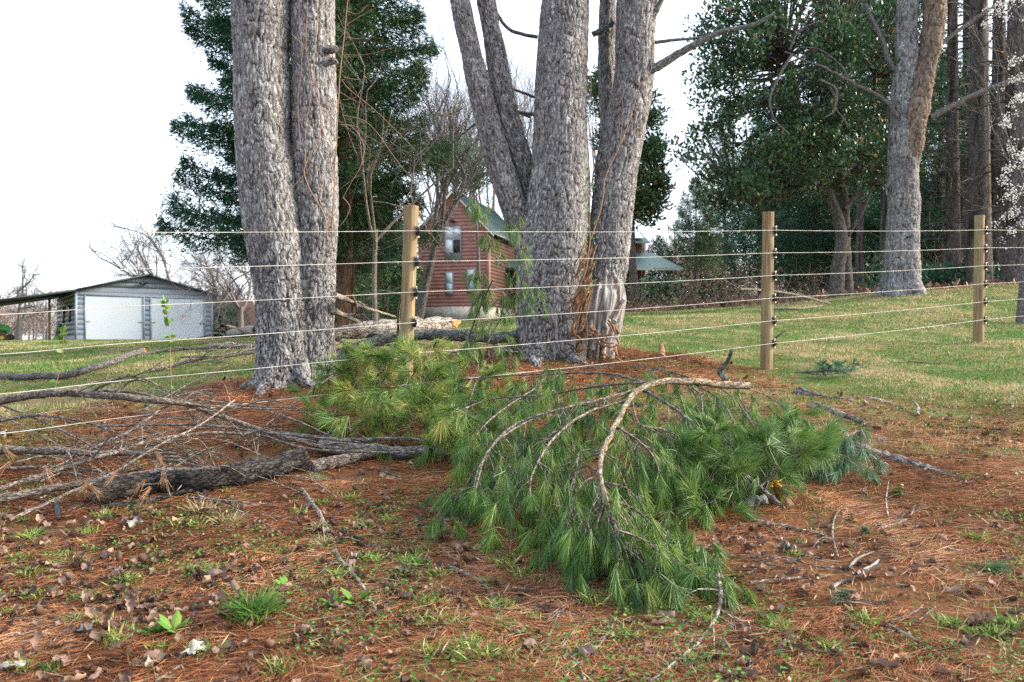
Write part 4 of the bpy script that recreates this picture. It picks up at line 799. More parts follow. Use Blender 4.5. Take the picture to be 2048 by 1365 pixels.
# ------------------------------------------------------------------ fallen wood
def stick(name, label, pts, rpx, mat=TWIG, group=None, h=.02, twigs=0, tl=.35, cat='fallen branch', n=9, disp=None, endcut=None, r1=.45, ragged=False):
    """pts: (px, py, height above ground) on the ground along the picture; rpx radius in picture pixels"""
    q = []
    for p in pts:
        hh = p[2] if len(p) > 2 else h; q.append(gp(p[0], p[1], hh))
    q = np.array(q); Dm_ = q[:, 1].mean(); r = rpx / F * Dm_; base = q[0].copy(); t = thing(name, label, cat, base, group=group)
    mb = MB(); p_, r_ = tube(mb, q, np.linspace(r, r * r1, len(q)), n, len(q) * 6, wob=.12, disp=disp)
    for k in range(twigs):
        i = rs.randint(len(p_) // 5, len(p_)); d = nrm(np.array([rs.normal(0, 1), rs.normal(0, .7), U(-.1, .5)])); tt = nrm(p_[min(i + 1, len(p_) - 1)] - p_[i - 1]); d = nrm(d + tt * 1.0); L = tl * U(.4, 1.2)
        mid = p_[i] + d * L * .5; end = p_[i] + d * L + [0, 0, -.35 * L]
        for e in (mid, end):
            g_ = T(e[0], e[1]) + .012; e[2] = max(e[2], g_)
        tube(mb, [p_[i], mid, end], [r_[i] * .45, r_[i] * .3, r_[i] * .12], 4, 8, cap=False, wob=.5)
        for _ in range(2):
            e2 = mid + nrm(rs.normal(0, 1, 3) * [1, 1, .4] + d) * L * .4; e2[2] = max(e2[2], T(e2[0], e2[1]) + .01); tube(mb, [mid, (mid + e2) / 2 + rs.normal(0, .01, 3), e2], [r_[i] * .22, r_[i] * .15, r_[i] * .08], 3, 5, cap=False)
    if endcut is not None:
        part(mb, 'wood', mat, t); m3 = MB(); k = 0 if endcut == 0 else -1; k2 = 1 if endcut == 0 else -2; d = nrm(p_[k] - p_[k2]); tube(m3, [p_[k] - d * .01, p_[k] + d * .006], [r_[k] * .98, r_[k] * .95], 18, 3); part(m3, 'cut_end', CUT, t, False)
    else: part(mb, 'wood', mat, t)
    if ragged:
        d = nrm(p_[-1] - p_[-2]); m3 = MB(); u_ = nrm(np.cross(d, [0, 0, 1.])); v_ = np.cross(u_, d)
        for k in range(16):
            a = U(0, 6.28); rr_ = r_[-1] * U(.2, .95); o = p_[-1] + (u_ * math.cos(a) + v_ * math.sin(a)) * rr_; tube(m3, [o - d * .03, o + d * r_[-1] * U(.1, .7), o + d * r_[-1] * U(.6, 1.5) + rs.normal(0, .1, 3) * r_[-1]], np.array([.35, .3, .08]) * r_[-1], 5, 5, wob=.3)
        part(m3, 'splintered_end', SPLINT, t)
    return t
ld = bark_disp(.5, .008, None, .004)
stick('fallen_branch', 'long arching brown branch over the top of the left brush pile', [(-60, 812, .3), (30, 797, .33), (110, 787, .36), (200, 791, .37), (290, 800, .36), (370, 808, .33), (450, 836, .24), (560, 872, .13), (650, 896, .08)], 9, TWIG, twigs=14, tl=.6)
stick('fallen_branch', 'thin dark branch lying just above the arching brown one', [(120, 786, .37), (200, 782, .38), (280, 787, .38), (340, 803, .34), (460, 815, .28), (640, 822, .2)], 3.2, TWIGG, twigs=6)
stick('fallen_branch', 'thick grey-brown branch crossing the middle of the left brush pile', [(-60, 902, .12), (90, 902, .12), (180, 907, .12), (280, 908, .13), (340, 922, .1), (450, 945, .07)], 9.5, TWIG, twigs=8, tl=.5, disp=ld)
stick('fallen_log', 'short blackish log with pale lichen flecks in front of the brush pile', [(188, 990, .05), (300, 968, .06), (400, 962, .065), (500, 943, .075), (606, 916, .08)], 21, TWIGD, disp=bark_disp(.5, .012, None, .008), n=60, r1=1, cat='fallen log', endcut=1)
stick('fallen_branch', 'grey branch running from the left edge to the back of the blackish log', [(-60, 1010, .05), (70, 984, .06), (160, 968, .07), (250, 954, .1), (340, 942, .12), (440, 938, .13)], 9, TWIG, twigs=6, disp=ld)
stick('fallen_branch', 'slim dark branch along the front foot of the blackish log', [(200, 1017, .015), (280, 1004, .02), (370, 984, .03), (430, 972, .04), (482, 960, .05)], 6, TWIGD, twigs=2, tl=.2)
stick('fallen_branch', 'pale straight whip crossing diagonally over the left brush pile', [(20, 1040, .02), (130, 990, .08), (230, 944, .16), (320, 890, .26), (400, 850, .33), (470, 800, .4)], 3.2, TWIGL, twigs=4)
stick('fallen_branch', 'grey branch curving through the brush pile to the pine boughs', [(0, 978, .06), (130, 935, .1), (230, 905, .14), (310, 880, .16), (430, 866, .17), (520, 872, .14), (600, 895, .1), (700, 904, .09), (850, 905, .08)], 4.5, TWIG, twigs=8, tl=.5)
stick('fallen_branch', 'dark level twig behind the curving grey branch', [(200, 852, .2), (330, 850, .2), (420, 852, .2), (560, 868, .17), (720, 885, .12)], 3, TWIGG, twigs=6)
stick('fallen_branch', 'looping thin branch at the upper left of the brush pile', [(-30, 850, .2), (60, 832, .25), (150, 840, .23), (240, 868, .16), (330, 900, .1)], 3.2, TWIGG, twigs=5)
stick('fallen_branch', 'tan forked branch low at the left edge', [(-40, 942, .06), (60, 935, .07), (150, 936, .07), (250, 952, .05), (330, 960, .04)], 3.8, TWIG, twigs=5)
stick('fallen_branch', 'reddish thin branch rising through the brush pile', [(0, 810, .26), (100, 850, .2), (200, 900, .12), (290, 940, .05)], 2.6, TWIG, twigs=4)
stick('fallen_branch', 'arching thin branch ending by the twin trunks', [(180, 900, .12), (260, 862, .2), (330, 815, .3), (390, 800, .32), (500, 812, .26), (620, 818, .2)], 3, TWIGG, twigs=6)
stick('fallen_log', 'short tan stub lying end-on right of the blackish log', [(622, 936, .04), (680, 922, .045), (748, 905, .05)], 13, TWIG, disp=ld, n=30, r1=.85, cat='fallen log')
stick('fallen_log', 'dark grey log half hidden beneath the pine boughs', [(640, 893, .07), (760, 903, .06), (870, 905, .06), (990, 912, .05)], 14, TWIGG, disp=ld, n=30, r1=.7, cat='fallen log')
stick('fallen_branch', 'slim bare branch beneath the yellowish bough', [(560, 868, .1), (680, 880, .1), (800, 878, .1), (900, 886, .08)], 6, TWIGG, twigs=3)
for k in range(46):
    px, py = U(-30, 560), U(800, 1000); L = U(80, 260); a = rs.normal(0, .35); hh = max(.02, .26 - .001 * (py - 800)) * U(.3, 1); b = U(-25, 25)
    stick('dry_twig', 'thin dry twig tangled in the brush pile at left', [(px, py, hh), (px + L * .5, py + L * .5 * math.sin(a) - abs(b), hh * 1.1), (px + L, py + L * math.sin(a), hh * .6)], U(1., 2.2), [TWIG, TWIGG, TWIGL][k % 3], group='dry twigs of the left brush pile', twigs=2, tl=.25, n=5)
# dead needle bundles hanging on the left pile
mb = MB()
dnt = []
for px, py in ((325, 945), (312, 905), (290, 960), (180, 958), (178, 970), (232, 945), (10, 900), (20, 925), (420, 905), (300, 975), (90, 935)):
    c = gp(px, py, .17); n = 34; ax = rs.normal(0, .9, 2); d = nrm(np.stack([rs.normal(ax[0], .25, n), rs.normal(ax[1], .25, n), -np.ones(n) * .8], -1)); strips(mb, np.tile(c, (n, 1)) + rs.normal(0, .004, (n, 3)), d, U(.05, .12, n), .0009, U(-.3, .4, n), U(0, 1, n), True)
mb.build('dead_needle_bundles', m_leaf('tan_dead_needles', [(0, (.14, .07, .035)), (1, (.36, .22, .12))], .7, .2, .1, .2, 5), kind='stuff', label='drooping bundles of dead tan needles caught on the brush pile', cat='dead needles')
# mid ground limbs
stick('fallen_branch', 'grey limb with a broken orange end on the grass below the garage', [(-20, 752, .03), (60, 754, .04), (130, 750, .05), (180, 738, .09), (240, 718, .14), (284, 702, .18)], 7, TWIGG, twigs=0, r1=.9, ragged=True)
stick('fallen_branch', 'thin dark branch on the grass right of the orange-ended limb', [(260, 712, .03), (330, 702, .04), (420, 696, .05), (510, 700, .04)], 4, TWIGG, twigs=6, tl=.7)
stick('fallen_branch', 'low brown branch sprawling in front of the twin trunks', [(300, 742, .03), (380, 722, .06), (450, 710, .06), (540, 690, .05)], 4, TWIG, twigs=8, tl=.6)
stick('fallen_log', 'bleached stub lying on the grass just left of the twin trunks', [(445, 668, .12), (490, 664, .12), (540, 660, .12)], 7, BIRCH, disp=ld, n=20, r1=1, cat='fallen log')
stick('fallen_branch', 'pale limb with side knots behind the left side of the twin trunks', [(420, 690, .08), (480, 692, .08), (560, 690, .08)], 5, BIRCH, twigs=4)
stick('fallen_limb', 'sawn lichen-covered limb resting against the big middle tree, round orange cut facing us', [(640, 735, .05), (690, 708, .1), (745, 684, .18), (820, 671, .22), (890, 670, .22), (960, 676, .2), (1010, 676, .2), (1050, 670, .2)], 11, LIMB, n=40, disp=ld, r1=1., endcut=1, twigs=2)
stick('fallen_log', 'thick pale log with a splintered orange end seen past the left post', [(640, 672, .3), (720, 662, .3), (800, 655, .3), (900, 648, .28)], 14, BIRCH, n=40, disp=bark_disp(1, .03, None, .02), r1=1.2, cat='fallen log', ragged=True)
for k, (pts, m, r, lb) in enumerate(([[(668, 590, .9), (720, 612, .6), (790, 634, .35)], TWIGL, 5, 'tan broken limb slanting down to the pale log'], [[(668, 622, .6), (720, 645, .35), (770, 668, .15)], TWIGL, 5, 'lower tan broken limb beside the twin trunks'], [[(690, 668, .15), (712, 625, .5), (705, 590, .8)], TWIGL, 3.5, 'upright snapped limb behind the twin trunks'], [[(668, 700, .05), (740, 692, .08), (800, 690, .1)], TWIGG, 4, 'grey branch on the grass left of the post foot'], [[(668, 680, .1), (760, 700, .05), (800, 705, .05)], TWIG, 3.5, 'brown branch crossing the grass left of the post foot'], [[(796, 675, .2), (797, 630, .55), (803, 590, .9)], TWIGL, 3.5, 'thin tan stick leaning against the left post'], [[(935, 690, .2), (950, 640, .6), (985, 560, 1.1)], TWIGG, 2.5, 'thin bent twig in front of the left foot of the big tree'])):
    stick('broken_branch', lb, pts, r, m, twigs=2, tl=.4)
stick('fallen_branch', 'bare fallen tree top lying on the leaf bank right of the middle post', [(1660, 608, .1), (1600, 592, .45), (1540, 582, .6), (1480, 578, .75)], 3.5, TWIG, twigs=9, tl=.7)
stick('fallen_branch', 'bleached stick on the leaf bank behind the middle post', [(1530, 617, .05), (1590, 618, .05), (1645, 612, .05)], 3.5, TWIGL)
stick('fallen_branch', 'pale forked stick standing at the foot of the middle post', [(1540, 732, .02), (1535, 700, .2), (1548, 680, .3), (1572, 660, .42)], 3.4, TWIGL, twigs=0)
stick('fallen_branch', 'knobbly upright stub beside the butt of the green pine bough', [(1452, 760, .1), (1440, 742, .17), (1455, 725, .25), (1464, 700, .38)], 7, LIMB, r1=.5)
stick('broken_stump', 'small orange-brown broken stump at the right foot of the big middle tree', [(1322, 716, .0), (1324, 704, .05), (1322, 692, .1)], 8, TORN, cat='stump', r1=.6)
for k in range(22):
    px, py = U(640, 960) if k % 2 else U(330, 520), U(665, 730); L = U(50, 130); a = rs.normal(0, .25)
    stick('dry_twig', 'loose twig in the limb debris behind the fence', [(px, py, .03), (px + L / 2, py - U(0, 14), U(.03, .2)), (px + L, py + L * math.sin(a) * .3, .04)], U(1.2, 2.6), [TWIGL, TWIG, TWIGG][k % 3], group='dry twigs in the debris behind the fence', twigs=2, tl=.4, n=5)
# foreground sticks
FS = [("long grey-brown stick lying left of centre in the foreground", [(603, 980), (640, 1030), (660, 1075), (680, 1120), (722, 1168), (757, 1230)], 6, TWIGL, 4), ("short lichen-spotted stick left of the pine bough tips", [(895, 1133), (940, 1152), (975, 1180), (1003, 1228)], 5.5, TWIGG, 1), ("long curved pale branch in the lower middle, under the bough tip", [(1436, 1150, .06), (1442, 1190, .05), (1432, 1235), (1390, 1292), (1300, 1364)], 6, TWIGL, 12),
 ("dark twig running under the lowest pine tuft", [(1150, 1152), (1240, 1160), (1300, 1180), (1360, 1207)], 3, TWIGG, 4), ("forked whitish twig below the pine bough", [(1180, 1165), (1168, 1195), (1120, 1225), (1092, 1290)], 3, TWIGL, 4), ("crooked pale twig right of the forked whitish one", [(1220, 1170), (1175, 1190), (1168, 1230), (1120, 1300)], 2.6, TWIGL, 3), ("bent twig near the bottom edge, centre", [(1240, 1165), (1230, 1240), (1190, 1300), (1130, 1345)], 2.4, TWIGL, 3),
 ("stubby stick poking from under the bough at left", [(840, 1075), (890, 1074), (940, 1070)], 3.5, TWIG, 0), ("short stick under the lowest left tufts", [(1008, 1072), (1040, 1062), (1070, 1052)], 5, TWIGG, 0), ("reddish thin stick, lower left of centre", [(860, 1262), (920, 1240), (965, 1222)], 2.5, TWIG, 0),
 ("thin red-brown stick running to the bottom edge at left", [(310, 1364), (380, 1320), (430, 1296), (470, 1275)], 3, TWIG, 0), ("slender stick crossing near the small leafy weed", [(700, 1250), (650, 1230), (590, 1205), (520, 1180)], 1.8, TWIG, 1), ("tan stick in the litter right of the yellow fungus", [(1508, 1042), (1570, 1052), (1640, 1068), (1680, 1085)], 4, TWIGL, 2), ("pale level stick on the needles, right of the bough tips", [(1500, 1166), (1560, 1160), (1616, 1152)], 4, TWIGL, 0),
 ("bleached curved chip, upper of a pair on the right", [(1698, 1138), (1715, 1118), (1748, 1104)], 4, ROTW, 0), ("bleached chip, lower of a pair on the right", [(1728, 1142), (1745, 1132), (1758, 1120)], 5, ROTW, 0), ("small white split chip on the needles", [(1665, 1174), (1685, 1163), (1705, 1158)], 4.5, ROTW, 0), ("dark thin stick below the white chips", [(1670, 1205), (1730, 1206), (1790, 1200)], 3, TWIGG, 0),
 ("short straight stick at lower right", [(1780, 1245), (1820, 1228), (1848, 1214)], 3.2, TWIGG, 0), ("long brown stick slanting to the lower right corner", [(1768, 1246), (1830, 1280), (1880, 1308), (1945, 1335)], 4.5, TWIG, 1), ("pale bent twig right of the yellow fungus", [(1762, 1056), (1800, 1045), (1822, 1030), (1830, 1010)], 3, TWIGL, 1), ("thin upright twig with dead leaf on the right", [(1776, 1035), (1772, 1000, .05), (1778, 960, .12)], 2.2, TWIGL, 1),
 ("curving twig in the middle of the right foreground", [(1675, 1115), (1665, 1060), (1680, 1020), (1730, 1008)], 2.6, TWIGL, 2), ("grey twig at the left edge of the right foreground", [(1450, 1364), (1500, 1330), (1480, 1280), (1440, 1220)], 2.6, TWIGG, 4), ("long thin whip on the needles at far right", [(1640, 880), (1720, 915), (1820, 908), (1990, 925)], 2.4, TWIGG, 2), ("whitish bent twig above the roots", [(1665, 885), (1695, 872), (1712, 866)], 4, TWIGL, 1),
 ("curved white stick standing in the turf at right", [(1834, 830), (1836, 815, .04), (1826, 802, .05)], 4, TWIGL, 0), ("pale flat stick on the turf at right", [(1735, 797), (1765, 802), (1795, 812)], 4, ROTW, 0), ("thin branch lying across the turf right of the post", [(1600, 745), (1700, 738), (1800, 724), (1880, 728)], 2.4, TWIG, 5), ("grey stick on the turf at the far right", [(1940, 850), (1990, 862), (2040, 880)], 2.2, TWIGG, 0), ("small dark stick in the lower right litter", [(1495, 1148), (1560, 1115), (1620, 1130), (1740, 1155)], 2, TWIGG, 2),
 ("thin stick pointing at the fungus from below", [(1420, 1100), (1500, 1120), (1600, 1140)], 2, TWIG, 2), ("green-grey lichen stick left of the bough", [(705, 1088), (750, 1092), (800, 1092)], 4, LIMB, 0), ("thin dark twig left of the bough's shadow", [(760, 940), (820, 962)], 2, TWIGG, 0), ("forking pale twig at bottom centre", [(1170, 1362), (1150, 1320), (1100, 1290), (1060, 1345)], 3, TWIGL, 2)]
for lb, pts, r, m, tw in FS: stick('stick', lb, pts, r, m, h=.012, twigs=tw, tl=.22, cat='stick', n=7)
for k in range(60):
    px, py = U(0, 2048), U(1000, 1360); L = U(30, 90); a = U(0, 3.14)
    stick('twig', 'small loose twig lying on the needle litter', [(px, py), (px + L * .5 * math.cos(a) + U(-6, 6), py + L * .3 * math.sin(a)), (px + L * math.cos(a), py + L * .5 * math.sin(a))], U(1, 2.2), [TWIG, TWIGL, TWIGG][k % 3], group='small twigs in the foreground litter', h=.01, n=5, cat='twig')
for lb, pts, r in (("broad weathered grey root surfacing at right, the largest", [(1680, 903), (1740, 912), (1800, 924), (1860, 944), (1950, 968)], 24), ("weathered root ridge behind the large one", [(1630, 818), (1690, 835), (1730, 850), (1765, 866)], 14), ("thin pale root ending near the pine bough", [(1590, 788), (1640, 795), (1680, 803)], 13), ("dark-edged root running down toward the turf", [(1670, 800), (1730, 812), (1790, 838)], 7), ("short knuckled root piece between the ridges", [(1755, 882), (1775, 890), (1800, 900)], 6)):
    stick('tree_root', lb, pts, r, ROOTW, h=-.004, cat='root', n=40, r1=.12, disp=lambda bc, th, v, r: (vn(bc * [40, 40, 5], 3) * .012 + np.cos(th * 7)[None] * .003, .5 + 0 * bc[..., 0]))

# ------------------------------------------------------------------ pine boughs
def tufts(mb, pos, d, n=75, L=.115, spread=.3, wd=.0011, droop=.12, shoot=.045, rnd=None, rw=.25):
    pos = np.asarray(pos); N = len(pos); d = nrm(np.asarray(d)); rnd = U(0, 1, N) if rnd is None else rnd
    L = np.repeat(L * U(.6, 1.2, N), n); spread = np.repeat(spread * U(.55, 1.7, N), n)[:, None]
    P_ = np.repeat(pos, n, 0); d_ = np.repeat(d, n, 0); M = N * n; al = U(0, 1, M)[:, None]
    nd = nrm(d_ + rs.normal(0, 1, (M, 3)) * spread * (.5 + .8 * (1 - al)))
    strips(mb, P_ - d_ * shoot * (1 - al), nd, U(.75, 1.1, M) * L, wd, np.clip(rs.normal(droop, .06, M), -.1, .5), np.clip(np.repeat(rnd, n) * (1 - rw) + U(0, rw, M), 0, 1), True)
def bough(name, label, main, branches, needmat, barkmat, side=(10, .3), ntuft=75, L=.115, down=.9, spread=.3, droop=.12, jitter=.35, cat='pine bough', tint=(0, 1), sub=3, updir=0, wd=.0011, lift=.25, skip=.25, fill=()):
    """main/branches: lists of ((px,py,h or D...), radius px). points are world coords here"""
    base = np.array(main[0][0]); t = thing(name, label, cat, base)
    mb = MB(); mt = MB(); TP = []; TD = []
    for k, (pts, r0, r1) in enumerate([main] + branches if not isinstance(main[0][0], float) else branches):
        pts = np.asarray(pts, float); p_, r_ = tube(mb if k == 0 else mt, pts, np.linspace(r0, r1, len(pts)), 12 if k == 0 else 6, len(pts) * 6, wob=.15)
        Ln = np.linalg.norm(np.diff(p_, axis=0), axis=1).sum(); ns = int(side[0] * Ln) + 3
        for q in range(ns):
            i = rs.randint(int(len(p_) * (skip if k == 0 else .12)), len(p_)); tt = nrm(p_[min(i + 1, len(p_) - 1)] - p_[max(i - 1, 0)])
            sd = nrm(np.cross(tt, [0, 0, 1.]) * rs.choice([-1, 1]) + tt * U(.3, 1.2) + rs.normal(0, jitter, 3) * [1, 1, .6] + [0, 0, lift])
            l = side[1] * U(.35, 1.15); a = p_[i]; b = a + sd * l * .55 + [0, 0, lift * .16]; c = a + sd * l + [0, 0, -l * .45 * down]
            b[2] = max(b[2], T(b[0], b[1]) + .05); c[2] = max(c[2], T(c[0], c[1]) + .07)
            rr = min(r_[i] * .5, .004); sp, _ = tube(mt, [a, b, c], [rr, rr * .7, rr * .4], 4, 9, cap=False)
            TP.append(c); TD.append((c - b) + [0, 0, -down * .12 + updir * .1] + rs.normal(0, .03, 3))
            for s_ in range(sub):
                j = rs.randint(3, 8); o = sp[j]; e = o + (nrm(rs.normal(0, 1, 3) * [1, 1, .4] + sd * .8)) * U(.04, .11) + [0, 0, -.03 * down]; e[2] = max(e[2], T(e[0], e[1]) + .05)
                tube(mt, [o, (o + e) / 2 + [0, 0, .012], e], [rr * .5, rr * .45, rr * .35], 3, 4, cap=False); TP.append(e); TD.append((e - o) + [0, 0, -down * .1 + updir * .08] + rs.normal(0, .02, 3))
        TP.append(p_[-1]); TD.append(p_[-1] - p_[-3])
    for f_ in fill:
        dr_ = nrm(np.array([rs.normal(-.3, .6), rs.normal(-.5, .5), .1])); e = f_ + dr_ * U(.06, .16) + [0, 0, -.03]; tube(mt, [f_ - dr_ * .05 + [0, 0, .0], f_ + [0, 0, .02], e], [.002, .0016, .0012], 4, 6, cap=False)
        for q in range(3):
            o = f_ + (e - f_) * q / 2 + rs.normal(0, .018, 3); TP.append(o); TD.append(dr_ * .25 + [0, 0, -.45 * down] + rs.normal(0, .2, 3))
    part(mb, 'limb', barkmat, t); part(mt, 'branchlets', TWIG if needmat is not NEED else TWIG, t)
    mb = MB(); N = len(TP); tufts(mb, TP, TD, ntuft, L, spread, wd, droop, rnd=U(tint[0], tint[1], N)); part(mb, 'needles', needmat, t, False); return t
def W(*pts): return [gp(*p) for p in pts]
def px2m(r, q): return r / F * q[1]
def inpoly(x, y, pl):
    c = False
    for i in range(len(pl)):
        (a, b), (c_2, d) = pl[i - 1], pl[i]
        if (b > y) != (d > y) and x < (c_2 - a) * (y - b) / (d - b) + a: c = not c
    return c
def fillpts(poly, n, h0, h1):
    xs = [p[0] for p in poly]; ys = [p[1] for p in poly]; out = []
    while len(out) < n:
        a, b = U(min(xs), max(xs)), U(min(ys), max(ys))
        if inpoly(a, b, poly) and rs.rand() < .25 + .75 * (max(ys) - b) / (max(ys) - min(ys)) + .3: out.append(gp(a, b, U(h0, h1) * (1.0 if b > 850 else 1.2)))
    return out
mp = W((1498, 772, 0.40), (1440, 768, 0.43), (1380, 764, 0.46), (1320, 764, 0.49), (1285, 776, 0.48), (1262, 795, 0.46), (1232, 850, 0.40), (1205, 905, 0.38), (1200, 950, 0.38), (1212, 1000, 0.32), (1224, 1040, 0.26), (1244, 1085, 0.19), (1272, 1120, 0.1))
bb = [(W((1280, 778, 0.48), (1200, 800, 0.45), (1110, 822, 0.42), (1030, 850, 0.37), (975, 905, 0.33), (950, 985, 0.23)), .011, .004),
 (W((1255, 800, 0.45), (1170, 828, 0.42), (1105, 880, 0.39), (1065, 950, 0.29), (1060, 1000, 0.23)), .009, .003),
 (W((1300, 770, 0.47), (1220, 748, 0.46), (1120, 748, 0.42), (1010, 752, 0.38), (930, 760, 0.34)), .010, .004),
 (W((1310, 764, 0.48), (1200, 772, 0.46), (1090, 790, 0.40), (980, 800, 0.34), (900, 830, 0.28)), .010, .004),
 (W((1400, 764, 0.44), (1330, 742, 0.47), (1240, 732, 0.44), (1100, 742, 0.38)), .007, .003),
 (W((1285, 780, 0.47), (1330, 805, 0.42), (1372, 835, 0.36), (1420, 880, 0.35)), .011, .006),
 (W((1365, 764, 0.46), (1400, 790, 0.40), (1405, 840, 0.35), (1408, 870, 0.31)), .006, .003),
 (W((1230, 852, 0.40), (1280, 885, 0.39), (1310, 920, 0.32), (1320, 960, 0.25)), .007, .003),
 (W((1204, 905, 0.38), (1160, 905, 0.37), (1150, 960, 0.29), (1130, 1030, 0.19)), .007, .003),
 (W((1200, 945, 0.33), (1165, 935, 0.33), (1140, 990, 0.25), (1170, 1060, 0.15)), .006, .003),
 (W((1212, 1000, 0.34), (1255, 1012, 0.25), (1300, 1045, 0.21), (1345, 1100, 0.15)), .007, .003),
 (W((1212, 1000, 0.34), (1200, 1050, 0.21), (1195, 1090, 0.14)), .006, .003),
 (W((1232, 1060, 0.29), (1285, 1080, 0.18), (1335, 1115, 0.15), (1385, 1140, 0.10)), .006, .003),
 (W((1430, 768, 0.42), (1470, 800, 0.36), (1500, 840, 0.33), (1520, 880, 0.25)), .006, .003),
 (W((1470, 770, 0.40), (1530, 790, 0.30), (1570, 820, 0.22), (1600, 860, 0.19)), .005, .003),
 (W((1262, 795, 0.44), (1280, 850, 0.39), (1330, 860, 0.35), (1400, 900, 0.27)), .007, .003),
 (W((1120, 748, 0.40), (1050, 790, 0.36), (980, 840, 0.33), (930, 900, 0.23)), .006, .003),
 (W((1100, 822, 0.40), (1010, 870, 0.35), (960, 930, 0.25), (945, 1000, 0.17)), .006, .003),
 (W((1380, 764, 0.45), (1440, 800, 0.36), (1470, 850, 0.31), (1490, 900, 0.23)), .006, .003),
 (W((1110, 860, 0.37), (1050, 920, 0.27), (1010, 960, 0.21), (980, 1000, 0.15)), .006, .003)]
bough('pine_bough', 'large fallen green white-pine bough arching down from its bare tan limb, centre', (mp, px2m(7.8, mp[0]), .004), bb, NEED, PBARK, side=(10, .24), ntuft=80, L=.105, down=1.4, spread=.27, droop=.08, tint=(0, 1), sub=2, lift=-.12, skip=.5, wd=.0009, fill=fillpts([(880, 765), (1000, 758), (1250, 775), (1480, 800), (1620, 850), (1600, 960), (1460, 990), (1380, 1060), (1400, 1120), (1330, 1140), (1230, 1110), (1120, 1090), (1080, 1010), (960, 1030), (915, 1010), (940, 910), (880, 860)], 270, .02, .12))
# yellowish bough on the left
m2_ = W((940, 800, .2), (880, 790, .25), (820, 780, .28), (760, 775, .3), (700, 780, .26), (650, 800, .2))
b2 = [(W((860, 790, .3), (840, 745, .45), (830, 715, .52)), .007, .003), (W((800, 780, .3), (760, 740, .45), (735, 712, .5)), .007, .003), (W((800, 780, .28), (790, 830, .2), (760, 860, .14)), .007, .003), (W((740, 778, .3), (690, 745, .4), (650, 755, .36)), .006, .003), (W((880, 790, .25), (890, 840, .18), (880, 880, .12)), .006, .003), (W((720, 780, .27), (690, 820, .18), (650, 840, .14)), .006, .003), (W((850, 790, .26), (820, 840, .2), (820, 870, .12)), .006, .003), (W((930, 800, .22), (930, 850, .2), (910, 900, .14)), .006, .003), (W((940, 800, .3), (950, 770, .34), (960, 750, .38)), .006, .003)]
bough('pine_bough', 'yellow-green pine bough at the left end of the pile, beneath the post', (m2_, .012, .005), b2, NEEDY, TWIGG, side=(11, .21), ntuft=80, L=.12, down=.35, spread=.36, droop=.05, tint=(.1, 1), sub=3, updir=.6, jitter=.7, fill=fillpts([(640, 770), (760, 730), (960, 750), (960, 880), (860, 870), (760, 850), (660, 840)], 34, .12, .36))
# right dark-olive bough
m3_ = W((1560, 1010, .06), (1500, 960, .16), (1440, 930, .2), (1380, 915, .22))
b3 = [(W((1530, 985, .12), (1560, 900, .24), (1580, 850, .32)), .006, .003), (W((1500, 960, .16), (1470, 900, .26), (1440, 880, .3)), .006, .003), (W((1460, 940, .18), (1400, 960, .14), (1340, 965, .12)), .006, .003), (W((1440, 930, .2), (1390, 900, .25), (1350, 890, .26)), .006, .003), (W((1520, 975, .14), (1580, 920, .2), (1620, 890, .24)), .006, .003), (W((1490, 960, .14), (1430, 1000, .1), (1380, 1020, .08)), .006, .003)]
bough('pine_bough', 'olive-green pine bough with bushy upturned tufts at the right of the pile', (m3_, .012, .005), b3, NEEDY, TWIGG, side=(13, .17), ntuft=95, L=.12, down=.15, spread=.38, droop=.06, tint=(0, .55), sub=2, updir=.4, jitter=.7)
m4_ = W((1600, 860, .2), (1650, 880, .18), (1700, 895, .14), (1735, 905, .1))
bough('pine_bough', 'blue-green drooping pine sprig beside the weathered roots', (m4_, .006, .003), [(W((1650, 880, .18), (1660, 930, .1)), .004, .002), (W((1690, 890, .15), (1700, 930, .08)), .004, .002)], NEEDB, TWIGG, side=(8, .14), ntuft=50, L=.11, down=.8, spread=.3, tint=(.1, .9), jitter=.7, fill=())
# small branch on turf behind the middle post
m5_ = W((1590, 745, .04), (1650, 750, .05), (1700, 742, .06))
bough('pine_bough', 'small dark pine sprig on the turf right of the middle post', (m5_, .006, .003), [], NEEDB, TWIGG, side=(7, .2), ntuft=40, L=.1, down=.2, spread=.4, tint=(0, .7), wd=.0014, jitter=.6)
m6_ = W((1430, 1085, .05), (1400, 1100, .05), (1350, 1118, .05), (1290, 1125, .04))
bough('pine_bough', 'green pine tips sweeping over the ground at the front of the pile', (m6_, .005, .003), [(W((1400, 1120, .05), (1420, 1140, .04), (1390, 1165, .03)), .004, .002)], NEED, TWIG, side=(14, .14), ntuft=80, L=.13, down=.8, spread=.28, tint=(.1, .9))
# hanging light green shoots in front of the middle tree
D = 7.4
def Z(*pts): return [P(a, b, D + rs.normal(0, .03)) for a, b in pts]
m7 = Z((985, 735), (975, 690), (1000, 640), (1012, 590), (1040, 520), (1050, 475), (1025, 462))
b7 = [(Z((1020, 560), (985, 500), (965, 440), (950, 415)), .005, .002), (Z((1012, 590), (975, 570), (960, 600)), .005, .002), (Z((1000, 640), (960, 650), (940, 700)), .005, .002), (Z((1012, 590), (1050, 580), (1065, 600)), .004, .002), (Z((985, 690), (1010, 700), (1000, 740)), .005, .002), (Z((975, 690), (930, 690), (915, 740)), .005, .002), (Z((1000, 640), (985, 600), (960, 560)), .004, .002)]
bough('pine_sapling', 'light green young white pine rising in front of the left foot of the big tree', (m7, .009, .003), b7, NEEDL, TWIG, side=(9, .14), ntuft=55, L=.12, down=1.2, spread=.28, tint=(.1, 1), cat='pine sapling', sub=1, wd=.0014)
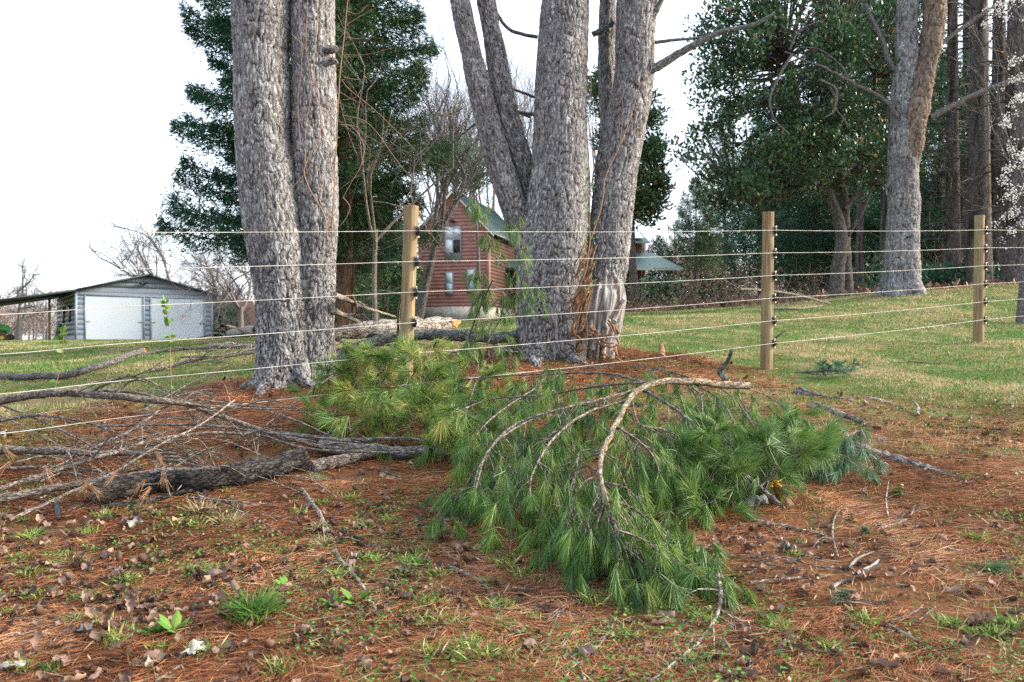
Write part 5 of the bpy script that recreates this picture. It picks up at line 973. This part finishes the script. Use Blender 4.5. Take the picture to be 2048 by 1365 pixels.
# loose tufts on the ground
for px, py, lb, m in ((1975, 1135, 'loose blue-green pine tuft on the needles at far right', NEEDB), (990, 1090, 'fallen tuft with half-brown needles below the pine bough', NEEDY), (1730, 1060, 'small grey-green pine tuft right of the fungus', NEEDB), (1790, 985, 'green tuft lying below the large root', NEED), (1690, 1185, 'green tuft low in the right foreground', NEEDB)):
    c = gp(px, py, .02); mb = MB(); dd_ = nrm(np.array([U(-1, 1), -.6, .1])); tufts(mb, [c, c + dd_ * .03], [dd_, dd_ + [.2, 0, .05]], 60, .1, .3, .0011, .02); t = thing('pine_tuft', lb, 'pine tuft', c); part(mb, 'needles', m, t, False); mb = MB(); tube(mb, [c - dd_ * .1, c + dd_ * .03], [.003, .002], 5, 4); part(mb, 'twig', TWIG, t)

# ------------------------------------------------------------------ small plants and bits
def sapling(lb, pts, h0, n, ls=.052):
    b = gp(pts[0][0], pts[0][1], .0); D_ = b[1]; q = [P(a, c, D_) for a, c in pts]; q[0][2] = T(q[0][0], q[0][1]) - .02
    t = thing('leafy_sapling', lb, 'sapling', q[0]); mb = MB(); p_, _ = tube(mb, q, np.linspace(.0035, .0015, len(q)), 5, 24); part(mb, 'stem', VINE, t)
    idx = rs.randint(int(len(p_) * h0), len(p_), n); c = p_[idx]; d = rs.normal(0, 1, (n, 3)) * [1, 1, .4] + [0, 0, .7]; mb = MB(); c = np.concatenate([c, np.tile(p_[-1], (5, 1))]); d = np.concatenate([d, rs.normal(0, .4, (5, 3)) + [0, 0, 1]]); m = len(c)
    scat(mb, LV * [.8, 1, .8], LF, c, orient(d), U(.6, 1.2, m) * ls, U(.4, 1, m)); part(mb, 'leaf', GREENW, t)
sapling('slender leafy shoot standing in front of the right garage door', [(342, 900), (343, 800), (340, 700), (338, 650), (330, 607)], .3, 26)
sapling('shorter leafy shoot at left, below the garage side wall', [(100, 880), (108, 790), (122, 730), (127, 690), (124, 664)], .35, 20)
sapling('thin young shoot with few leaves right of the big middle tree', [(1375, 745), (1372, 690), (1360, 640), (1350, 600)], .4, 10, .03)
def weed(lb, px, py, s, n, grp=None):
    c = gp(px, py); t = thing('leafy_weed', lb, 'weed', c, group=grp); a = U(0, 6.28, n); d = np.stack([np.cos(a), np.sin(a), U(.3, 1.6, n)], -1)
    mb = MB(); scat(mb, LV * [.55, 1, -.9], LF, np.tile(c, (n, 1)), orient(d, up_at(n)), U(.6, 1.1, n) * s, U(.3, 1, n)); part(mb, 'leaves', GREENW, t)
for lb, px, py, s in (('bright upright leafy weed beside the long grey-brown stick, the tallest', 712, 1205, .085), ('bright leafy weed left of the long stick foot', 665, 1212, .08), ('small bright weed below the brush pile stub', 738, 1055, .06), ('tiny bright weed right of the small bright one', 777, 1040, .045), ('leafy weed above the green grass clump', 572, 1175, .06), ('jagged-leaved dark weed in the lower left', 350, 1265, .09), ('jagged weed next to the pale bark scrap', 310, 1270, .075)):
    weed(lb, px, py, s, 10)
def grass_tuft(n, L, rl, rh, mat=GREENW, sp=.5):
    mb = MB(); a = U(0, 6.28, n); strips(mb, np.stack([rs.normal(0, .02, n), rs.normal(0, .02, n), np.zeros(n)], -1), nrm(np.stack([np.cos(a) * sp * U(.3, 1.6, n), np.sin(a) * sp * U(.3, 1.6, n), np.ones(n)], -1)), U(.5, 1.1, n) * L, .0022, U(0, .4, n), U(rl, rh, n), True); return mb
TUFTM = m_leaf('tuft_blades', [(0, (.045, .13, .025)), (.5, (.14, .25, .04)), (.75, (.28, .33, .08)), (1, (.58, .5, .27))], .5, .3, .25, .15, 6)
protos = [grass_tuft(70, .075, 0, 1, sp=.9).mesh('grass_tuft') for _ in range(4)]
for m in protos: m.materials.append(TUFTM)
sp_ = [(500, 1245), (125, 1115), (320, 1122), (250, 1168), (170, 1200), (240, 1285), (380, 1145), (60, 1150), (30, 1080), (600, 1030), (645, 1010), (800, 1150), (860, 1205), (1080, 1165), (880, 1150), (960, 1100), (730, 1010), (700, 1000), (1000, 1250), (940, 1290), (990, 1215), (860, 1310), (1590, 1110), (1240, 1095), (1050, 1110), (150, 1245), (450, 1110), (1900, 1250), (1660, 1300), (820, 1120), (20, 1230), (410, 1310), (1480, 900), (1850, 900), (560, 1330), (380, 1030), (640, 960), (1330, 1215)]
sp_ += [(int(U(0, 1150)), int(U(1000, 1350))) for _ in range(46)] + [(int(U(1150, 2048)), int(U(1080, 1350))) for _ in range(14)]
for k, (px, py) in enumerate(sp_):
    o = bpy.data.objects.new('grass_tuft', protos[k % 4]); COL.objects.link(o); o.location = gp(px, py); o.rotation_euler = (0, 0, U(0, 6)); s = U(.7, 1.2) * (1.5 if k == 0 else 1); o.scale = (s, s, s * U(.7, 1))
    tag(o, 'small tuft of yellow-tipped green grass growing through the needles', 'grass tuft', 'grass tufts in the foreground')
o = grass_tuft(220, .19, 0, .35, sp=1.1).build('grass_clump', TUFTM, label='large clump of long dark green grass at lower left of centre', cat='grass clump'); o.location = gp(510, 1235)
for lb, px, py, L in (('pale straw clump fanned out in front of the blackish log', 400, 1030, .13), ('dry straw clump right of the fanned one', 455, 1050, .12), ('dry straw clump beside the long grey-brown stick', 650, 1095, .1), ('small straw clump below the stub', 640, 1060, .08)):
    o = grass_tuft(130, L, 0, 1, sp=1.3).build('straw_clump', STRAW, label=lb, cat='straw clump'); o.location = gp(px, py)
def crumple(lb, name, px, py, s, mat, cat, fl=.35, seed=1):
    n = 14; u, v = np.meshgrid(np.linspace(-1, 1, n), np.linspace(-1, 1, n)); r = np.hypot(u, v); X_ = u * (1 + .2 * vn(np.stack([u * 2, v * 2, 0 * u + seed], -1))); Y_ = v * .6 * (1 + .3 * vn(np.stack([u * 2, v * 2, 0 * u + seed + 5], -1))); Z_ = fl * (vn(np.stack([u * 1.6, v * 1.6, 0 * u + seed], -1), 7) + .5 - .3 * r) + .05 * vn(np.stack([u * 5, v * 5, 0 * u + seed], -1), 9)
    q = np.array([(i * n + j, i * n + j + 1, (i + 1) * n + j + 1, (i + 1) * n + j) for i in range(n - 1) for j in range(n - 1) if r[i, j] < 1.15]); mb = MB(); V = np.stack([X_, Y_, Z_], -1).reshape(-1, 3) * s; V2 = V - [0, 0, .003]
    mb.add(V, q); mb.add(V2, q[:, ::-1]); o = mb.build(name, mat, None, True, lb, cat); o.location = gp(px, py, .02 + .3 * s * fl); o.rotation_euler = (U(-.3, .3), U(-.3, .3), U(0, 3)); return o
crumple('crumpled whitish scrap of bark at lower left', 'bark_scrap', 385, 1300, .045, PAPER, 'bark scrap', .5, 3); crumple('small pale scrap in the bottom left corner', 'bark_scrap', 25, 1330, .035, PAPER, 'bark scrap', .4, 4)
crumple('grey flat scrap of bark upper of the two at lower left', 'bark_scrap', 170, 1255, .045, ROTW, 'bark scrap', .2, 5); crumple('grey papery chip right of the bough tips', 'bark_scrap', 1580, 1095, .04, ROTW, 'bark scrap', .5, 6)
crumple('whitish peeled scrap behind the yellow fungus', 'bark_scrap', 1515, 1005, .045, PAPER, 'bark scrap', .8, 7); crumple('grey curled leaf in front of the blackish log', 'dead_leaf', 270, 1045, .035, ROTW, 'dead leaf', .6, 8)
crumple('pale scrap at the left edge above the brush pile', 'bark_scrap', 12, 868, .06, PAPER, 'bark scrap', .4, 9)
for k, (px, py) in enumerate(sorted(((90, 1050), (700, 1130), (430, 1150), (1170, 1300), (1060, 1290), (1450, 1290), (1530, 1050), (1480, 1080), (960, 1000), (570, 1120), (300, 1080), (210, 1110), (1720, 1150), (620, 1260)))):
    crumple(ORD[k] + ' from the left of the large curled brown leaves in the foreground litter', 'dead_leaf', px, py, U(.022, .036), DEADL, 'dead leaf', .6, 20 + k)['group'] = 'large curled leaves in the foreground'
# yellow fungus on a rotten stub
c = gp(1560, 1010); t = thing('rotten_stub', 'rotten stub with bright yellow fungus on top, right end of the pine pile', 'stump', c); mb = MB()
tube(mb, [c + [.05, 0, -.03], c + [.01, 0, .05], c + [-.02, 0, .1]], [.035, .028, .02], 16, 14, disp=lambda bc, th, v, r: (vn(bc * 60, 3) * .012, .5 + 0 * bc[..., 0])); part(mb, 'stub', TORN, t)
mb = MB()
for k in range(9): p_ = c + np.array([-.025, -.01, .105]) + rs.normal(0, .014, 3) * [1, .6, 1]; tube(mb, [p_, p_ + [0, 0, .006], p_ + [0, 0, .012]], [.006, .013, .005], 8, 6)
part(mb, 'fungus', YELLOW, t)
# black plastic strip
c = gp(118, 1040); mb = MB(); a = gp(112, 1005, .05); tube(mb, [a, (a + c) / 2 + [0, 0, .01], c], [.012, .02, .014], 4, 8); mb.build('plastic_strip', BLACKP, None, True, 'glossy black plastic strip poking from under the brush pile at left', 'plastic strip')
# pine cones
for k, (px, py) in enumerate(((165, 1125), (665, 1295), (1960, 1240))):
    c = gp(px, py, .02); mb = MB(); n = 60; u = np.linspace(0, 1, n); a = u * 40; r_ = .018 * np.sin(np.pi * (.1 + .85 * u)); pos = np.stack([u * .09 - .045, np.cos(a) * r_, np.sin(a) * r_], -1); scat(mb, CV * [1.2, 1, 1], CF, c + pos, orient(pos * [0, 1, 1] + [.008, 0, 0], np.tile([1., 0, 0], (n, 1))), .016, U(.2, .7, n)); t = mb.build('pine_cone', DEADL, None, False, ['brown pine cone in the needles at far left', 'brown pine cone near the bottom edge', 'brown pine cone at far right'][k], 'pine cone')
